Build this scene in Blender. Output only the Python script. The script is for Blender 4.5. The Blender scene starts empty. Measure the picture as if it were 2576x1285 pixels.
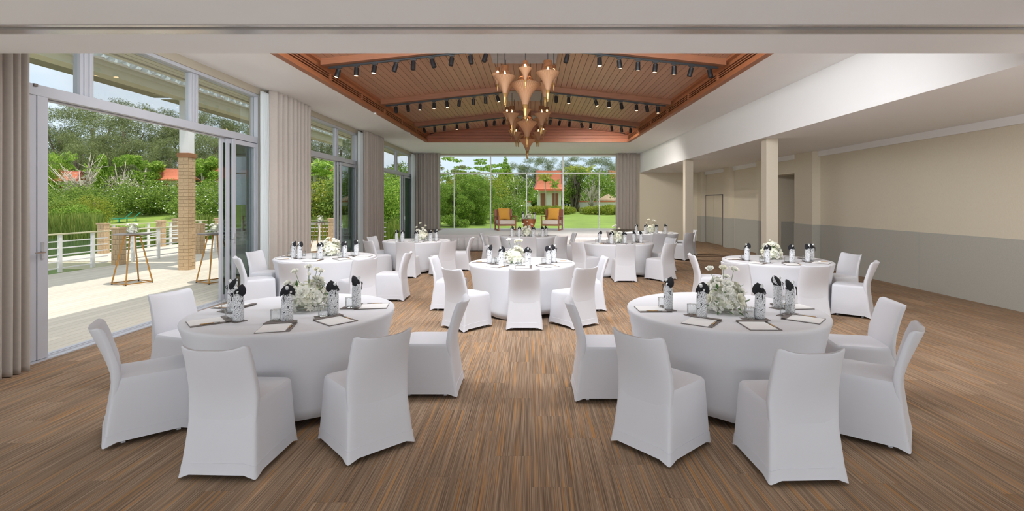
import bpy, math, random
import numpy as np
from mathutils import Vector, Matrix
random.seed(7); RNG = np.random.default_rng(11)
PI = math.pi; R_ = math.radians
SC = bpy.context.scene; COL = SC.collection
# ------------------------------------------------------------------ camera
F, VX, VY, H = 1260.0, 1337.0, 511.0, 1.7
cd = bpy.data.cameras.new('camera'); cam = bpy.data.objects.new('camera', cd); COL.objects.link(cam)
cam.location = (0, 0, H); cam.rotation_euler = (PI/2, 0, 0)
cd.sensor_width = 36; cd.lens = F/2576*36
cd.shift_x = -(VX-1288)/2576; cd.shift_y = -(642.5-VY)/2576
cd.clip_end = 600; SC.camera = cam
# ------------------------------------------------------------------ colour management
SC.view_settings.view_transform = 'Standard'; SC.view_settings.look = 'None'
SC.view_settings.gamma = 1; SC.view_settings.use_curve_mapping = False
SC.view_settings.exposure = 0.0
# ------------------------------------------------------------------ sky
w = bpy.data.worlds.new('sky'); SC.world = w; w.use_nodes = True
nt = w.node_tree; nt.nodes.clear()
def N(nt, t, **k):
    n = nt.nodes.new(t)
    for a, v in k.items():
        if a == 'inp':
            for i, x in v.items(): n.inputs[i].default_value = x
        else: setattr(n, a, v)
    return n
tc = N(nt, 'ShaderNodeTexCoord'); mp = N(nt, 'ShaderNodeMapping'); mp.inputs['Scale'].default_value = (1, 1, 2.6)
nz = N(nt, 'ShaderNodeTexNoise', inp={'Scale': 2.3, 'Detail': 7, 'Roughness': .55})
cr = N(nt, 'ShaderNodeValToRGB'); cr.color_ramp.elements[0].position = .40; cr.color_ramp.elements[0].color = (.66, .79, .92, 1)
cr.color_ramp.elements[1].position = .60; cr.color_ramp.elements[1].color = (.90, .94, 1, 1)
bg = N(nt, 'ShaderNodeBackground', inp={'Strength': 1.2}); wo = N(nt, 'ShaderNodeOutputWorld')
nt.links.new(tc.outputs['Generated'], mp.inputs[0]); nt.links.new(mp.outputs[0], nz.inputs['Vector'])
nt.links.new(nz.outputs[0], cr.inputs[0]); nt.links.new(cr.outputs[0], bg.inputs[0]); nt.links.new(bg.outputs[0], wo.inputs[0])
# ------------------------------------------------------------------ sun, and unseen area lights added as fill
def light(name, kind, loc, energy, color=(1, 1, 1), rot=None, aim=None, **k):
    l = bpy.data.lights.new(name, kind); l.energy = energy; l.color = color
    for a, v in k.items(): setattr(l, a, v)
    o = bpy.data.objects.new(name, l); COL.objects.link(o); o.location = loc
    if aim is not None: o.rotation_euler = (Vector(aim)-Vector(loc)).to_track_quat('-Z', 'Y').to_euler()
    elif rot: o.rotation_euler = rot
    return o
light('sun', 'SUN', (20, -10, 40), 2.9, (1, .96, .88), aim=(20-.27*40, -10+.10*40, 0), angle=R_(.6))
light('added_fill_hall', 'AREA', (-.4, 5.3, 3.85), 410, (.90, .95, 1), aim=(-.4, 11, .2), shape='RECTANGLE', size=7, size_y=1.0)  # fill added out of view behind the front bulkhead to brighten the hall
light('added_fill_right', 'AREA', (6.1, 3.2, 2.95), 110, (.97, .97, 1), aim=(6.2, 9, 0), shape='RECTANGLE', size=2.4, size_y=1.0)  # no fixture here: unseen fill added for the right aisle and wall
light('added_fill_camera', 'AREA', (0, -3.2, 2.0), 22, (.92, .96, 1), aim=(0, 6, 2.2), shape='RECTANGLE', size=13, size_y=1.6)  # soft fill added behind the camera, not a room lamp
light('added_fill_upward', 'AREA', (0, -1.2, .4), 240, (.90, .95, 1), aim=(0, 1.6, 3.2), shape='RECTANGLE', size=13, size_y=1.4)  # upward fill added behind the camera to lift the front ceiling

# ------------------------------------------------------------------ helpers
class MB:
    def __init__(s): s.v = []; s.f = []
    def box(s, a, b):
        x0, y0, z0 = a; x1, y1, z1 = b; i = len(s.v)
        s.v += [(x0,y0,z0),(x1,y0,z0),(x1,y1,z0),(x0,y1,z0),(x0,y0,z1),(x1,y0,z1),(x1,y1,z1),(x0,y1,z1)]
        s.f += [(i,i+3,i+2,i+1),(i+4,i+5,i+6,i+7),(i,i+1,i+5,i+4),(i+1,i+2,i+6,i+5),(i+2,i+3,i+7,i+6),(i+3,i,i+4,i+7)]
        return s
    def bar(s, p, q, w, h, up=(0, 0, 1)):
        p = Vector(p); q = Vector(q); d = (q-p).normalized(); u = Vector(up)
        if abs(d.dot(u)) > .98: u = Vector((1, 0, 0))
        a = d.cross(u).normalized(); b = a.cross(d).normalized(); i = len(s.v)
        for c in (p, q):
            for sa, sb in ((-1,-1),(1,-1),(1,1),(-1,1)): s.v.append(tuple(c+a*sa*w/2+b*sb*h/2))
        s.f += [(i,i+3,i+2,i+1),(i+4,i+5,i+6,i+7),(i,i+1,i+5,i+4),(i+1,i+2,i+6,i+5),(i+2,i+3,i+7,i+6),(i+3,i,i+4,i+7)]
        return s
    def rings(s, rs, cap0=True, cap1=True, closed=True):
        i = len(s.v); n = len(rs[0])
        for r in rs: s.v += [tuple(p) for p in r]
        for k in range(len(rs)-1):
            for j in range(n if closed else n-1):
                a = i+k*n+j; b = i+k*n+(j+1) % n
                s.f.append((a, b, b+n, a+n))
        if cap0: s.f.append(tuple(range(i+n-1, i-1, -1)))
        if cap1: s.f.append(tuple(range(i+(len(rs)-1)*n, i+len(rs)*n)))
        return s
    def lathe(s, prof, n=24, c=(0, 0, 0), cap0=True, cap1=True, sx=1, sy=1):
        rs = [[(c[0]+r*sx*math.cos(2*PI*j/n), c[1]+r*sy*math.sin(2*PI*j/n), c[2]+z) for j in range(n)] for r, z in prof]
        return s.rings(rs, cap0, cap1)
    def tube(s, path, r, n=8):
        P = [Vector(p) for p in path]; rs = []; up = Vector((0, 0, 1))
        for k, p in enumerate(P):
            d = (P[min(k+1, len(P)-1)]-P[max(k-1, 0)]).normalized()
            u = up if abs(d.dot(up)) < .95 else Vector((1, 0, 0))
            a = d.cross(u).normalized(); b = a.cross(d); rr = r[k] if isinstance(r, (list, tuple)) else r
            rs.append([p+(a*math.cos(2*PI*j/n)+b*math.sin(2*PI*j/n))*rr for j in range(n)])
        return s.rings(rs)
    def quad(s, *p):
        i = len(s.v); s.v += [tuple(x) for x in p]; s.f.append(tuple(range(i, i+len(p)))); return s
    def xf(s, m, i0=0):
        for k in range(i0, len(s.v)): s.v[k] = tuple(m @ Vector(s.v[k]))
        return s
    def mesh(s, name, mat, smooth=False):
        me = bpy.data.meshes.new(name); me.from_pydata(s.v, [], s.f); me.materials.append(mat)
        if smooth: me.shade_smooth()
        return me
    def build(s, name, mat, parent=None, smooth=False, bevel=0, loc=None, solid=0, auto=None):
        me = s.mesh(name, mat, smooth or auto is not None)
        if auto is not None: me.set_sharp_from_angle(angle=R_(auto))
        o = bpy.data.objects.new(name, me); COL.objects.link(o)
        if parent: o.parent = parent
        if loc: o.location = loc
        if solid:
            m = o.modifiers.new('solid', 'SOLIDIFY'); m.thickness = solid
        if bevel:
            m = o.modifiers.new('bevel', 'BEVEL'); m.width = bevel; m.segments = 2; m.limit_method = 'ANGLE'
        return o
def obj(name, me, parent=None, loc=(0, 0, 0), rot=(0, 0, 0), sc=(1, 1, 1)):
    o = bpy.data.objects.new(name, me); COL.objects.link(o); o.parent = parent
    o.location = loc; o.rotation_euler = rot; o.scale = sc
    return o
def thing(name, label, cat, loc=(0, 0, 0), rz=0, group=None, sc=1):
    o = bpy.data.objects.new(name, None); COL.objects.link(o); o.empty_display_size = .1
    o.location = loc; o.rotation_euler = (0, 0, rz); o.scale = (sc, sc, sc) if not isinstance(sc, tuple) else sc
    return tag(o, label, cat, group)
def tag(o, label, cat, group=None, kind=None):
    if label: o['label'] = label
    if cat: o['category'] = cat
    if group: o['group'] = group
    if kind: o['kind'] = kind
    return o
def struct(o): o['kind'] = 'structure'; return o
def dup(src, loc=None, rz=None, label=None, group=None, sc=None, parent=None):
    c = src.copy(); COL.objects.link(c); c.parent = parent
    for ch in src.children: dup(ch, parent=c)
    if loc is not None: c.location = loc
    if rz is not None: c.rotation_euler = (c.rotation_euler[0], c.rotation_euler[1], rz)
    if sc is not None: c.scale = (sc, sc, sc) if not isinstance(sc, tuple) else sc
    if label: c['label'] = label
    if group: c['group'] = group
    return c
def WP(px, py, z):
    D = (H-z)*F/(py-VY); return ((px-VX)*D/F, D, z)
def WD(px, py, D): return ((px-VX)*D/F, D, H-(py-VY)*D/F)
ORD = ['leftmost', 'second from the left', 'third from the left', 'fourth from the left', 'fifth from the left', 'sixth from the left', 'seventh from the left', 'eighth from the left', 'ninth from the left']
def ordr(i, n):
    if i == n-1: return 'rightmost'
    if i < 4 or i <= n//2: return ORD[i]
    return {2: 'second', 3: 'third', 4: 'fourth', 5: 'fifth'}[n-i]+' from the right'

# ------------------------------------------------------------------ materials
def srgb(r, g, b):
    f = lambda c: (c/255/12.92) if c/255 <= .04045 else ((c/255+.055)/1.055)**2.4
    return (f(r), f(g), f(b), 1)
def mat(name, col, rough=.6, metal=0, var=0, vscale=5, bump=0, bscale=60, spec=.5, emit=None, estr=0, stretch=None, island=0, transl=0, coat=0, sheen=0):
    m = bpy.data.materials.new(name); m.use_nodes = True; t = m.node_tree; b = t.nodes['Principled BSDF']
    b.inputs['Base Color'].default_value = col; b.inputs['Roughness'].default_value = rough
    b.inputs['Metallic'].default_value = metal; b.inputs['Specular IOR Level'].default_value = spec
    b.inputs['Coat Weight'].default_value = coat; b.inputs['Sheen Weight'].default_value = sheen
    co = N(t, 'ShaderNodeTexCoord'); mp = N(t, 'ShaderNodeMapping'); t.links.new(co.outputs['Object'], mp.inputs[0])
    if stretch: mp.inputs['Scale'].default_value = stretch
    src = None
    if var:
        nz = N(t, 'ShaderNodeTexNoise', inp={'Scale': vscale, 'Detail': 5}); t.links.new(mp.outputs[0], nz.inputs['Vector']); src = nz.outputs[0]
        cr = N(t, 'ShaderNodeValToRGB'); cr.color_ramp.elements[0].position = .3; cr.color_ramp.elements[1].position = .7
        cr.color_ramp.elements[0].color = tuple(c*(1-var) for c in col[:3])+(1,)
        cr.color_ramp.elements[1].color = tuple(min(1, c*(1+var)) for c in col[:3])+(1,)
        t.links.new(src, cr.inputs[0]); out = cr.outputs[0]
        if island:
            g = N(t, 'ShaderNodeNewGeometry'); oi = N(t, 'ShaderNodeObjectInfo')
            ad = N(t, 'ShaderNodeMath', operation='ADD'); t.links.new(g.outputs['Random Per Island'], ad.inputs[0]); t.links.new(oi.outputs['Random'], ad.inputs[1])
            fr = N(t, 'ShaderNodeMath', operation='FRACT'); t.links.new(ad.outputs[0], fr.inputs[0])
            mr = N(t, 'ShaderNodeMapRange', inp={3: 1-island, 4: 1+island}); t.links.new(fr.outputs[0], mr.inputs[0])
            hs = N(t, 'ShaderNodeHueSaturation'); t.links.new(mr.outputs[0], hs.inputs['Value']); t.links.new(out, hs.inputs['Color']); out = hs.outputs[0]
        t.links.new(out, b.inputs['Base Color'])
    if bump:
        bz = N(t, 'ShaderNodeTexNoise', inp={'Scale': bscale, 'Detail': 3}); t.links.new(mp.outputs[0], bz.inputs['Vector'])
        bp = N(t, 'ShaderNodeBump', inp={'Strength': bump, 'Distance': .01}); t.links.new(bz.outputs[0], bp.inputs['Height']); t.links.new(bp.outputs[0], b.inputs['Normal'])
    if emit: b.inputs['Emission Color'].default_value = emit; b.inputs['Emission Strength'].default_value = estr
    return m
def leafmat(name, c0, c1, transl=.35, rough=.5):
    m = bpy.data.materials.new(name); m.use_nodes = True; t = m.node_tree; b = t.nodes['Principled BSDF']
    g = N(t, 'ShaderNodeNewGeometry'); cr = N(t, 'ShaderNodeValToRGB')
    cr.color_ramp.elements[0].color = c0; cr.color_ramp.elements[1].color = c1
    t.links.new(g.outputs['Random Per Island'], cr.inputs[0]); t.links.new(cr.outputs[0], b.inputs['Base Color'])
    b.inputs['Roughness'].default_value = rough; b.inputs['Specular IOR Level'].default_value = .25
    tr = N(t, 'ShaderNodeBsdfTranslucent'); t.links.new(cr.outputs[0], tr.inputs[0])
    mx = N(t, 'ShaderNodeMixShader', inp={0: transl}); t.links.new(b.outputs[0], mx.inputs[1]); t.links.new(tr.outputs[0], mx.inputs[2])
    t.links.new(mx.outputs[0], t.nodes['Material Output'].inputs[0])
    return m
def glassmat(name, tint, gloss=.06, rough=0.0, gmax=.5):
    m = bpy.data.materials.new(name); m.use_nodes = True; t = m.node_tree; t.nodes.clear()
    tr = N(t, 'ShaderNodeBsdfTransparent', inp={0: tint}); gl = N(t, 'ShaderNodeBsdfGlossy', inp={'Roughness': rough})
    lw = N(t, 'ShaderNodeLayerWeight', inp={0: .25}); mr = N(t, 'ShaderNodeMapRange', inp={1: .12, 3: gloss, 4: gmax}); t.links.new(lw.outputs['Fresnel'], mr.inputs[0])
    mx = N(t, 'ShaderNodeMixShader'); o = N(t, 'ShaderNodeOutputMaterial')
    t.links.new(mr.outputs[0], mx.inputs[0]); t.links.new(tr.outputs[0], mx.inputs[1]); t.links.new(gl.outputs[0], mx.inputs[2]); t.links.new(mx.outputs[0], o.inputs[0])
    return m
M = {}
M['plaster'] = mat('ceiling_plaster', srgb(240, 239, 238), .9, var=.01, vscale=1.2)
M['bulk'] = mat('bulkhead_plaster', srgb(232, 232, 232), .9, var=.015, vscale=1.2)
M['pelmet'] = mat('pelmet_paint', srgb(178, 168, 150), .8, var=.02)
M['wallpaper'] = mat('woven_wallpaper', srgb(222, 212, 191), .9, var=.05, vscale=40, stretch=(6, 6, .6), bump=.15, bscale=200)
M['pillar'] = mat('pillar_paper', srgb(208, 197, 178), .85, var=.03, vscale=40, stretch=(6, 6, .6))
M['wains'] = mat('wainscot_fabric', srgb(182, 180, 170), .9, var=.05, vscale=50, bump=.15, bscale=200)
M['alu'] = mat('white_aluminium', srgb(182, 183, 189), .4, var=.02)
M['trackm'] = mat('partition_track', srgb(205, 200, 196), .25, metal=.7, var=.02)
M['dark'] = mat('dark_slot', srgb(30, 22, 18), .9, var=.05)
M['wood'] = mat('coffer_wood', srgb(158, 98, 64), .45, var=.16, vscale=6, stretch=(7, .5, 7), spec=.4)
M['plank'] = mat('ceiling_planks', srgb(172, 128, 102), .42, var=.12, vscale=5, stretch=(9, .35, 9), island=.07, spec=.45)
M['beamw'] = mat('tie_beam_wood', srgb(130, 80, 50), .5, var=.14, vscale=6, stretch=(.5, 8, 8))
M['gable'] = mat('gable_wood', srgb(160, 96, 64), .5, var=.16, vscale=5, stretch=(.4, 8, 8), island=.06)
M['greyp'] = mat('grey_panel', srgb(168, 162, 160), .6, var=.08, vscale=6)
M['black'] = mat('black_metal', srgb(26, 26, 28), .45, var=.1)
M['lamp'] = mat('lamp_glow', (1, .75, .5, 1), .5, emit=(1, .62, .32, 1), estr=6)
M['bulb'] = mat('bulb_glow', (1, .8, .5, 1), .5, emit=(1, .72, .38, 1), estr=10)
M['linen'] = mat('white_stretch_cover', srgb(211, 211, 216), .55, var=.012, vscale=3, bump=.03, bscale=300, spec=.35, sheen=.15)
M['cloth'] = mat('white_table_cover', srgb(220, 220, 224), .6, var=.012, vscale=3, bump=.03, bscale=300, spec=.3)
M['stagec'] = mat('stage_cloth', srgb(228, 226, 226), .85, var=.03, vscale=4)
M['curtain'] = mat('taupe_curtain', srgb(178, 168, 159), .8, var=.03, vscale=30, sheen=.2)
M['board'] = mat('grey_leatherette', srgb(118, 110, 106), .5, var=.05, vscale=60)
M['paper'] = mat('paper', srgb(240, 239, 238), .7, var=.01)
M['penw'] = mat('pen_wood', srgb(196, 158, 110), .5, var=.1, vscale=40)
M['chrome'] = mat('chrome', srgb(215, 215, 215), .2, metal=.9, var=.02)
M['blackf'] = mat('black_cloth', srgb(18, 18, 24), .85, var=.15, vscale=40, bump=.3, bscale=120)
M['cap'] = mat('silver_cap', srgb(225, 228, 228), .3, metal=.5, var=.1, vscale=60)
M['petal'] = mat('white_petal', srgb(250, 249, 240), .6, var=.04, vscale=20)
M['petal2'] = mat('ivory_petal', srgb(247, 245, 228), .6, var=.05, vscale=20)
M['core'] = mat('pale_green_filler', srgb(226, 228, 204), .8, var=.2, vscale=40)
M['leaf'] = mat('florist_leaf', srgb(74, 112, 52), .45, var=.3, vscale=30)
M['stem'] = mat('flower_stem', srgb(96, 124, 70), .5, var=.1, vscale=30)
M['white'] = mat('white_paint', srgb(240, 240, 238), .45, var=.02)
M['gold'] = mat('brass_frame', srgb(176, 128, 62), .35, metal=.6, var=.08, vscale=15)
M['teak'] = mat('teak_wood', srgb(150, 92, 66), .5, var=.18, vscale=12, stretch=(6, 6, .8))
M['cush'] = mat('beige_cushion', srgb(212, 198, 188), .9, var=.03, vscale=80)
M['mustard'] = mat('mustard_cushion', srgb(222, 164, 70), .85, var=.06, vscale=60, bump=.2, bscale=150)
M['drum'] = mat('drum_wood', srgb(150, 86, 48), .4, var=.45, vscale=3, stretch=(1.5, 1.5, 1))
M['brick'] = mat('sand_brick', srgb(206, 178, 142), .9, var=.1, vscale=25, island=.05, bump=.6, bscale=60)
M['mortar'] = mat('mortar', srgb(178, 150, 116), .95, var=.05)
M['brown'] = mat('brown_band', srgb(158, 112, 76), .7, var=.05)
M['olive'] = mat('beam_paint', srgb(206, 200, 168), .7, var=.03)
M['awning'] = mat('awning_fabric', srgb(150, 146, 118), .9, var=.06, vscale=3)
M['valance'] = mat('silver_valance', srgb(196, 202, 196), .5, var=.2, vscale=14, bump=.6, bscale=18)
M['deck'] = mat('deck_board', srgb(214, 205, 188), .75, var=.06, vscale=8, stretch=(6, .5, 6), island=.07)
M['roofr'] = mat('orange_roof_tile', srgb(212, 124, 92), .8, var=.12, vscale=4, stretch=(1, 1, 6))
M['ridge'] = mat('mauve_roof_trim', srgb(170, 110, 106), .8, var=.05)
M['hwall'] = mat('house_wall', srgb(226, 222, 212), .9, var=.03)
M['teal'] = mat('teal_canvas', srgb(58, 168, 150), .8, var=.05)
M['bark'] = mat('bark', srgb(110, 98, 84), .9, var=.25, vscale=6, stretch=(3, 3, .5))
M['barkw'] = mat('pale_bark', srgb(206, 194, 178), .9, var=.15, vscale=6)
M['thatch'] = mat('thatch', srgb(186, 160, 132), .95, var=.1)
M['bottleglass'] = glassmat('clear_glass', (.97, .98, .98, 1), .05)
M['glass'] = glassmat('window_glass', (.93, .95, .95, 1), 0, 0, .25)
M['glassd'] = glassmat('tinted_glass', (.40, .47, .44, 1), .01, 0, .35)
M['sheer'] = bpy.data.materials.new('white_sheer'); M['sheer'].use_nodes = True
t = M['sheer'].node_tree; b = t.nodes['Principled BSDF']; b.inputs['Base Color'].default_value = (.86, .89, .9, 1); b.inputs['Roughness'].default_value = .9
tl = N(t, 'ShaderNodeBsdfTranslucent', inp={0: (.9, .93, .93, 1)}); mx = N(t, 'ShaderNodeMixShader', inp={0: .5})
t.links.new(b.outputs[0], mx.inputs[1]); t.links.new(tl.outputs[0], mx.inputs[2]); t.links.new(mx.outputs[0], t.nodes['Material Output'].inputs[0])
# rattan: fine vertical weave, partly see-through
def rattan(name, col, alpha):
    m = bpy.data.materials.new(name); m.use_nodes = True; t = m.node_tree; b = t.nodes['Principled BSDF']
    co = N(t, 'ShaderNodeTexCoord'); sp = N(t, 'ShaderNodeSeparateXYZ'); t.links.new(co.outputs['Object'], sp.inputs[0])
    at = N(t, 'ShaderNodeMath', operation='ARCTAN2'); t.links.new(sp.outputs[1], at.inputs[0]); t.links.new(sp.outputs[0], at.inputs[1])
    mu = N(t, 'ShaderNodeMath', operation='MULTIPLY', inp={1: 40}); t.links.new(at.outputs[0], mu.inputs[0])
    si = N(t, 'ShaderNodeMath', operation='SINE'); t.links.new(mu.outputs[0], si.inputs[0])
    mr = N(t, 'ShaderNodeMapRange', inp={1: -1, 2: 1, 3: .72, 4: 1.12}); t.links.new(si.outputs[0], mr.inputs[0])
    hs = N(t, 'ShaderNodeHueSaturation', inp={'Color': col}); t.links.new(mr.outputs[0], hs.inputs['Value']); t.links.new(hs.outputs[0], b.inputs['Base Color'])
    b.inputs['Roughness'].default_value = .6
    tl = N(t, 'ShaderNodeBsdfTranslucent', inp={0: col}); mx = N(t, 'ShaderNodeMixShader', inp={0: alpha})
    t.links.new(b.outputs[0], mx.inputs[1]); t.links.new(tl.outputs[0], mx.inputs[2]); t.links.new(mx.outputs[0], t.nodes['Material Output'].inputs[0])
    return m
M['rattan'] = rattan('rattan_weave', srgb(176, 134, 100), .22)
M['rattand'] = mat('dark_rattan', srgb(120, 76, 44), .6, var=.2, vscale=30)
M['brass'] = mat('pendant_tip_brass', srgb(176, 140, 84), .35, metal=.5, var=.1)
# sleeve pattern: black curls on white
def sleeve():
    m = bpy.data.materials.new('printed_sleeve'); m.use_nodes = True; t = m.node_tree; b = t.nodes['Principled BSDF']
    co = N(t, 'ShaderNodeTexCoord'); nz = N(t, 'ShaderNodeTexNoise', inp={'Scale': 26, 'Detail': .6, 'Distortion': 1.6}); t.links.new(co.outputs['Object'], nz.inputs['Vector'])
    mu = N(t, 'ShaderNodeMath', operation='MULTIPLY', inp={1: 7}); t.links.new(nz.outputs[0], mu.inputs[0])
    fr = N(t, 'ShaderNodeMath', operation='FRACT'); t.links.new(mu.outputs[0], fr.inputs[0])
    cr = N(t, 'ShaderNodeValToRGB'); e = cr.color_ramp.elements; e[0].position = 0; e[0].color = (.03, .03, .04, 1); e[1].position = .24; e[1].color = (.74, .75, .77, 1)
    k = e.new(.17); k.color = (.03, .03, .04, 1)
    t.links.new(fr.outputs[0], cr.inputs[0]); t.links.new(cr.outputs[0], b.inputs['Base Color']); b.inputs['Roughness'].default_value = .75
    return m
M['sleeve'] = sleeve()
# carpet: striped planks 0.25 x 1.0 m, staggered by column
CW, CL = .25, 1.0
def carpet():
    m = bpy.data.materials.new('striped_carpet'); m.use_nodes = True; t = m.node_tree; b = t.nodes['Principled BSDF']
    L = t.links.new
    g = N(t, 'ShaderNodeNewGeometry'); sp = N(t, 'ShaderNodeSeparateXYZ'); L(g.outputs['Position'], sp.inputs[0])
    def mth(op, a, bb=None):
        n = N(t, 'ShaderNodeMath', operation=op)
        for i, q in enumerate((a, bb)):
            if q is None: continue
            if isinstance(q, (int, float)): n.inputs[i].default_value = q
            else: L(q, n.inputs[i])
        return n.outputs[0]
    col = mth('FLOOR', mth('DIVIDE', sp.outputs[0], CW))
    off = mth('FRACT', mth('MULTIPLY', mth('ADD', col, 200), .37))
    row = mth('FLOOR', mth('ADD', mth('DIVIDE', sp.outputs[1], CL), off))
    cx = N(t, 'ShaderNodeCombineXYZ'); L(col, cx.inputs[0]); L(row, cx.inputs[1])
    wn = N(t, 'ShaderNodeTexWhiteNoise', noise_dimensions='2D'); L(cx.outputs[0], wn.inputs['Vector'])
    seed = mth('MULTIPLY', wn.outputs['Value'], 37.0)
    def stripes(sx, sy, det, add):
        c = N(t, 'ShaderNodeCombineXYZ'); L(mth('MULTIPLY', sp.outputs[0], sx), c.inputs[0]); L(mth('MULTIPLY', sp.outputs[1], sy), c.inputs[1]); L(mth('ADD', seed, add), c.inputs[2])
        n = N(t, 'ShaderNodeTexNoise', inp={'Scale': 1, 'Detail': det, 'Roughness': .6}); L(c.outputs[0], n.inputs['Vector']); return n.outputs[0]
    fine = stripes(190, 1.6, 3, 0); mid = stripes(34, .8, 2, 5); org = stripes(52, .9, 2, 11)
    cr = N(t, 'ShaderNodeValToRGB'); e = cr.color_ramp.elements
    e[0].position = .32; e[0].color = srgb(116, 96, 78); e[1].position = .68; e[1].color = srgb(180, 156, 132)
    k = e.new(.5); k.color = srgb(150, 126, 104); L(fine, cr.inputs[0])
    c2 = N(t, 'ShaderNodeValToRGB'); c2.color_ramp.elements[0].position = .56; c2.color_ramp.elements[0].color = (0, 0, 0, 1); c2.color_ramp.elements[1].position = .68; c2.color_ramp.elements[1].color = (1, 1, 1, 1); L(org, c2.inputs[0])
    mx = N(t, 'ShaderNodeMix', data_type='RGBA'); L(mth('MULTIPLY', c2.outputs[0], .6), mx.inputs[0]); L(cr.outputs[0], mx.inputs[6]); mx.inputs[7].default_value = srgb(196, 140, 78)
    hs = N(t, 'ShaderNodeHueSaturation'); mr = N(t, 'ShaderNodeMapRange', inp={1: .3, 2: .7, 3: .84, 4: 1.14}); L(mid, mr.inputs[0])
    mr2 = N(t, 'ShaderNodeMapRange', inp={3: .90, 4: 1.10}); L(wn.outputs['Value'], mr2.inputs[0])
    L(mth('MULTIPLY', mr.outputs[0], mr2.outputs[0]), hs.inputs['Value']); L(mx.outputs[2], hs.inputs['Color']); L(hs.outputs[0], b.inputs['Base Color'])
    b.inputs['Roughness'].default_value = .95; b.inputs['Specular IOR Level'].default_value = .15
    bp = N(t, 'ShaderNodeBump', inp={'Strength': .35, 'Distance': .004}); L(fine, bp.inputs['Height']); L(bp.outputs[0], b.inputs['Normal'])
    return m
M['carpet'] = carpet()
M['grass'] = mat('lawn', srgb(120, 140, 66), .95, var=.28, vscale=.6, bump=.6, bscale=14)
M['lawn'] = mat('lawn_bright', srgb(136, 158, 66), .95, var=.16, vscale=.5, bump=.5, bscale=18)
M['water'] = mat('pond_water', srgb(62, 84, 62), .12, var=.2, vscale=.3, bump=.35, bscale=2.2, spec=.8)
M['lf_dark'] = leafmat('dark_foliage', srgb(84, 98, 60), srgb(170, 178, 120))
M['lf_mid'] = leafmat('mid_foliage', srgb(78, 112, 42), srgb(172, 194, 90), .45)
M['lf_yel'] = leafmat('yellow_foliage', srgb(104, 132, 40), srgb(196, 194, 82), .4)
M['lf_bri'] = leafmat('bright_foliage', srgb(98, 142, 46), srgb(186, 210, 96), .45)
M['lf_reed'] = leafmat('reed_blades', srgb(92, 126, 44), srgb(176, 186, 92), .4)
M['lf_olive'] = leafmat('olive_foliage', srgb(120, 128, 92), srgb(176, 172, 120), .3)

# ================================================================== the setting
LW, BW, CZ, LC, RD, RW = -5.28, 22.5, 3.93, 3.08, 4.86, 7.67
# floor: slab and carpet planks
fl = struct(MB().box((LW-.02, -7, -.12), (RW+2.4, BW+.1, -.006)).build('floor', M['mortar']))
tiles = []
for c in range(int(math.floor(LW/CW)), int(math.ceil((RW+.1)/CW))):
    off = ((c+200)*.37) % 1
    for r in range(-7, 25):
        x0, x1 = c*CW, (c+1)*CW; y0, y1 = (r-off)*CL, (r+1-off)*CL
        x0 = max(x0, LW); x1 = min(x1, RW); y1 = min(y1, BW); y0 = max(y0, -7)
        if x1-x0 < .02 or y1-y0 < .02: continue
        xm, ym = (x0+x1)/2, (y0+y1)/2
        d = max(y0, .5); vis = ym > 2.6 and -1.10 < xm/max(ym, .1) < 1.02
        tiles.append((not vis, ym*ym+xm*xm, x0, y0, x1, y1))
tiles.sort()
def tilebox(mb, t, ox=0, oy=0):
    _, _, x0, y0, x1, y1 = t; g = .0006
    mb.box((x0+g-ox, y0+g-oy, -.006), (x1-g-ox, y1-g-oy, 0))
tcache = {}
for tl_ in tiles[:295]:
    _, _, x0, y0, x1, y1 = tl_; key = (round(x1-x0, 4), round(y1-y0, 4))
    if key not in tcache:
        mb = MB(); tilebox(mb, (0, 0, 0, 0, x1-x0, y1-y0)); tcache[key] = mb.mesh('carpet_tile', M['carpet'])
    obj('carpet_tile', tcache[key], fl, (x0, y0, 0))
mb = MB()
for tl_ in tiles[295:]: tilebox(mb, tl_)
tag(mb.build('carpet_tiles', M['carpet'], fl), None, None, kind='stuff')

# main ceiling around the coffer, bulkheads
CX0, CX1, CY0, CY1 = -3.78, 3.50, 5.3, 18.1
ce = struct(MB().box((LW, 4.61, CZ), (CX0, BW, CZ+.1)).box((CX1, 4.61, CZ), (RD+.1, BW, CZ+.1))
            .box((CX0, CY1, CZ), (CX1, BW, CZ+.1)).box((CX0, 4.61, CZ), (CX1, CY0, CZ+.1)).build('ceiling', M['plaster']))
lowc = struct(MB().box((LW-.1, -7, LC), (RW+.3, 4.61, CZ+.1)).build('ceiling_front', M['bulk']))
# partition track let into the front ceiling
tr = MB(); d0 = 3.93
tr.box((LW, 3.86, LC-.012), (RW, 3.89, LC)).box((LW, 3.93, LC-.02), (RW, 3.955, LC)).box((LW, 3.98, LC-.012), (RW, 4.03, LC)).box((LW, 4.05, LC-.006), (RW, 4.07, LC))
struct(tr.build('trim_1', M['trackm'])); 
struct(MB().box((LW, 3.89, LC-.004), (RW, 3.93, LC)).box((LW, 3.955, LC-.004), (RW, 3.98, LC)).build('trim_2', M['board']))
# low ceiling on the right with drop face
struct(MB().box((RD, 4.61, LC), (RW+2.2, BW+.1, CZ+.1)).build('ceiling_right', M['plaster']))
struct(MB().box((RD-.012, 4.61, LC-.012), (RD+.05, BW, LC+.05)).build('trim_3', M['plaster']))

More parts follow.
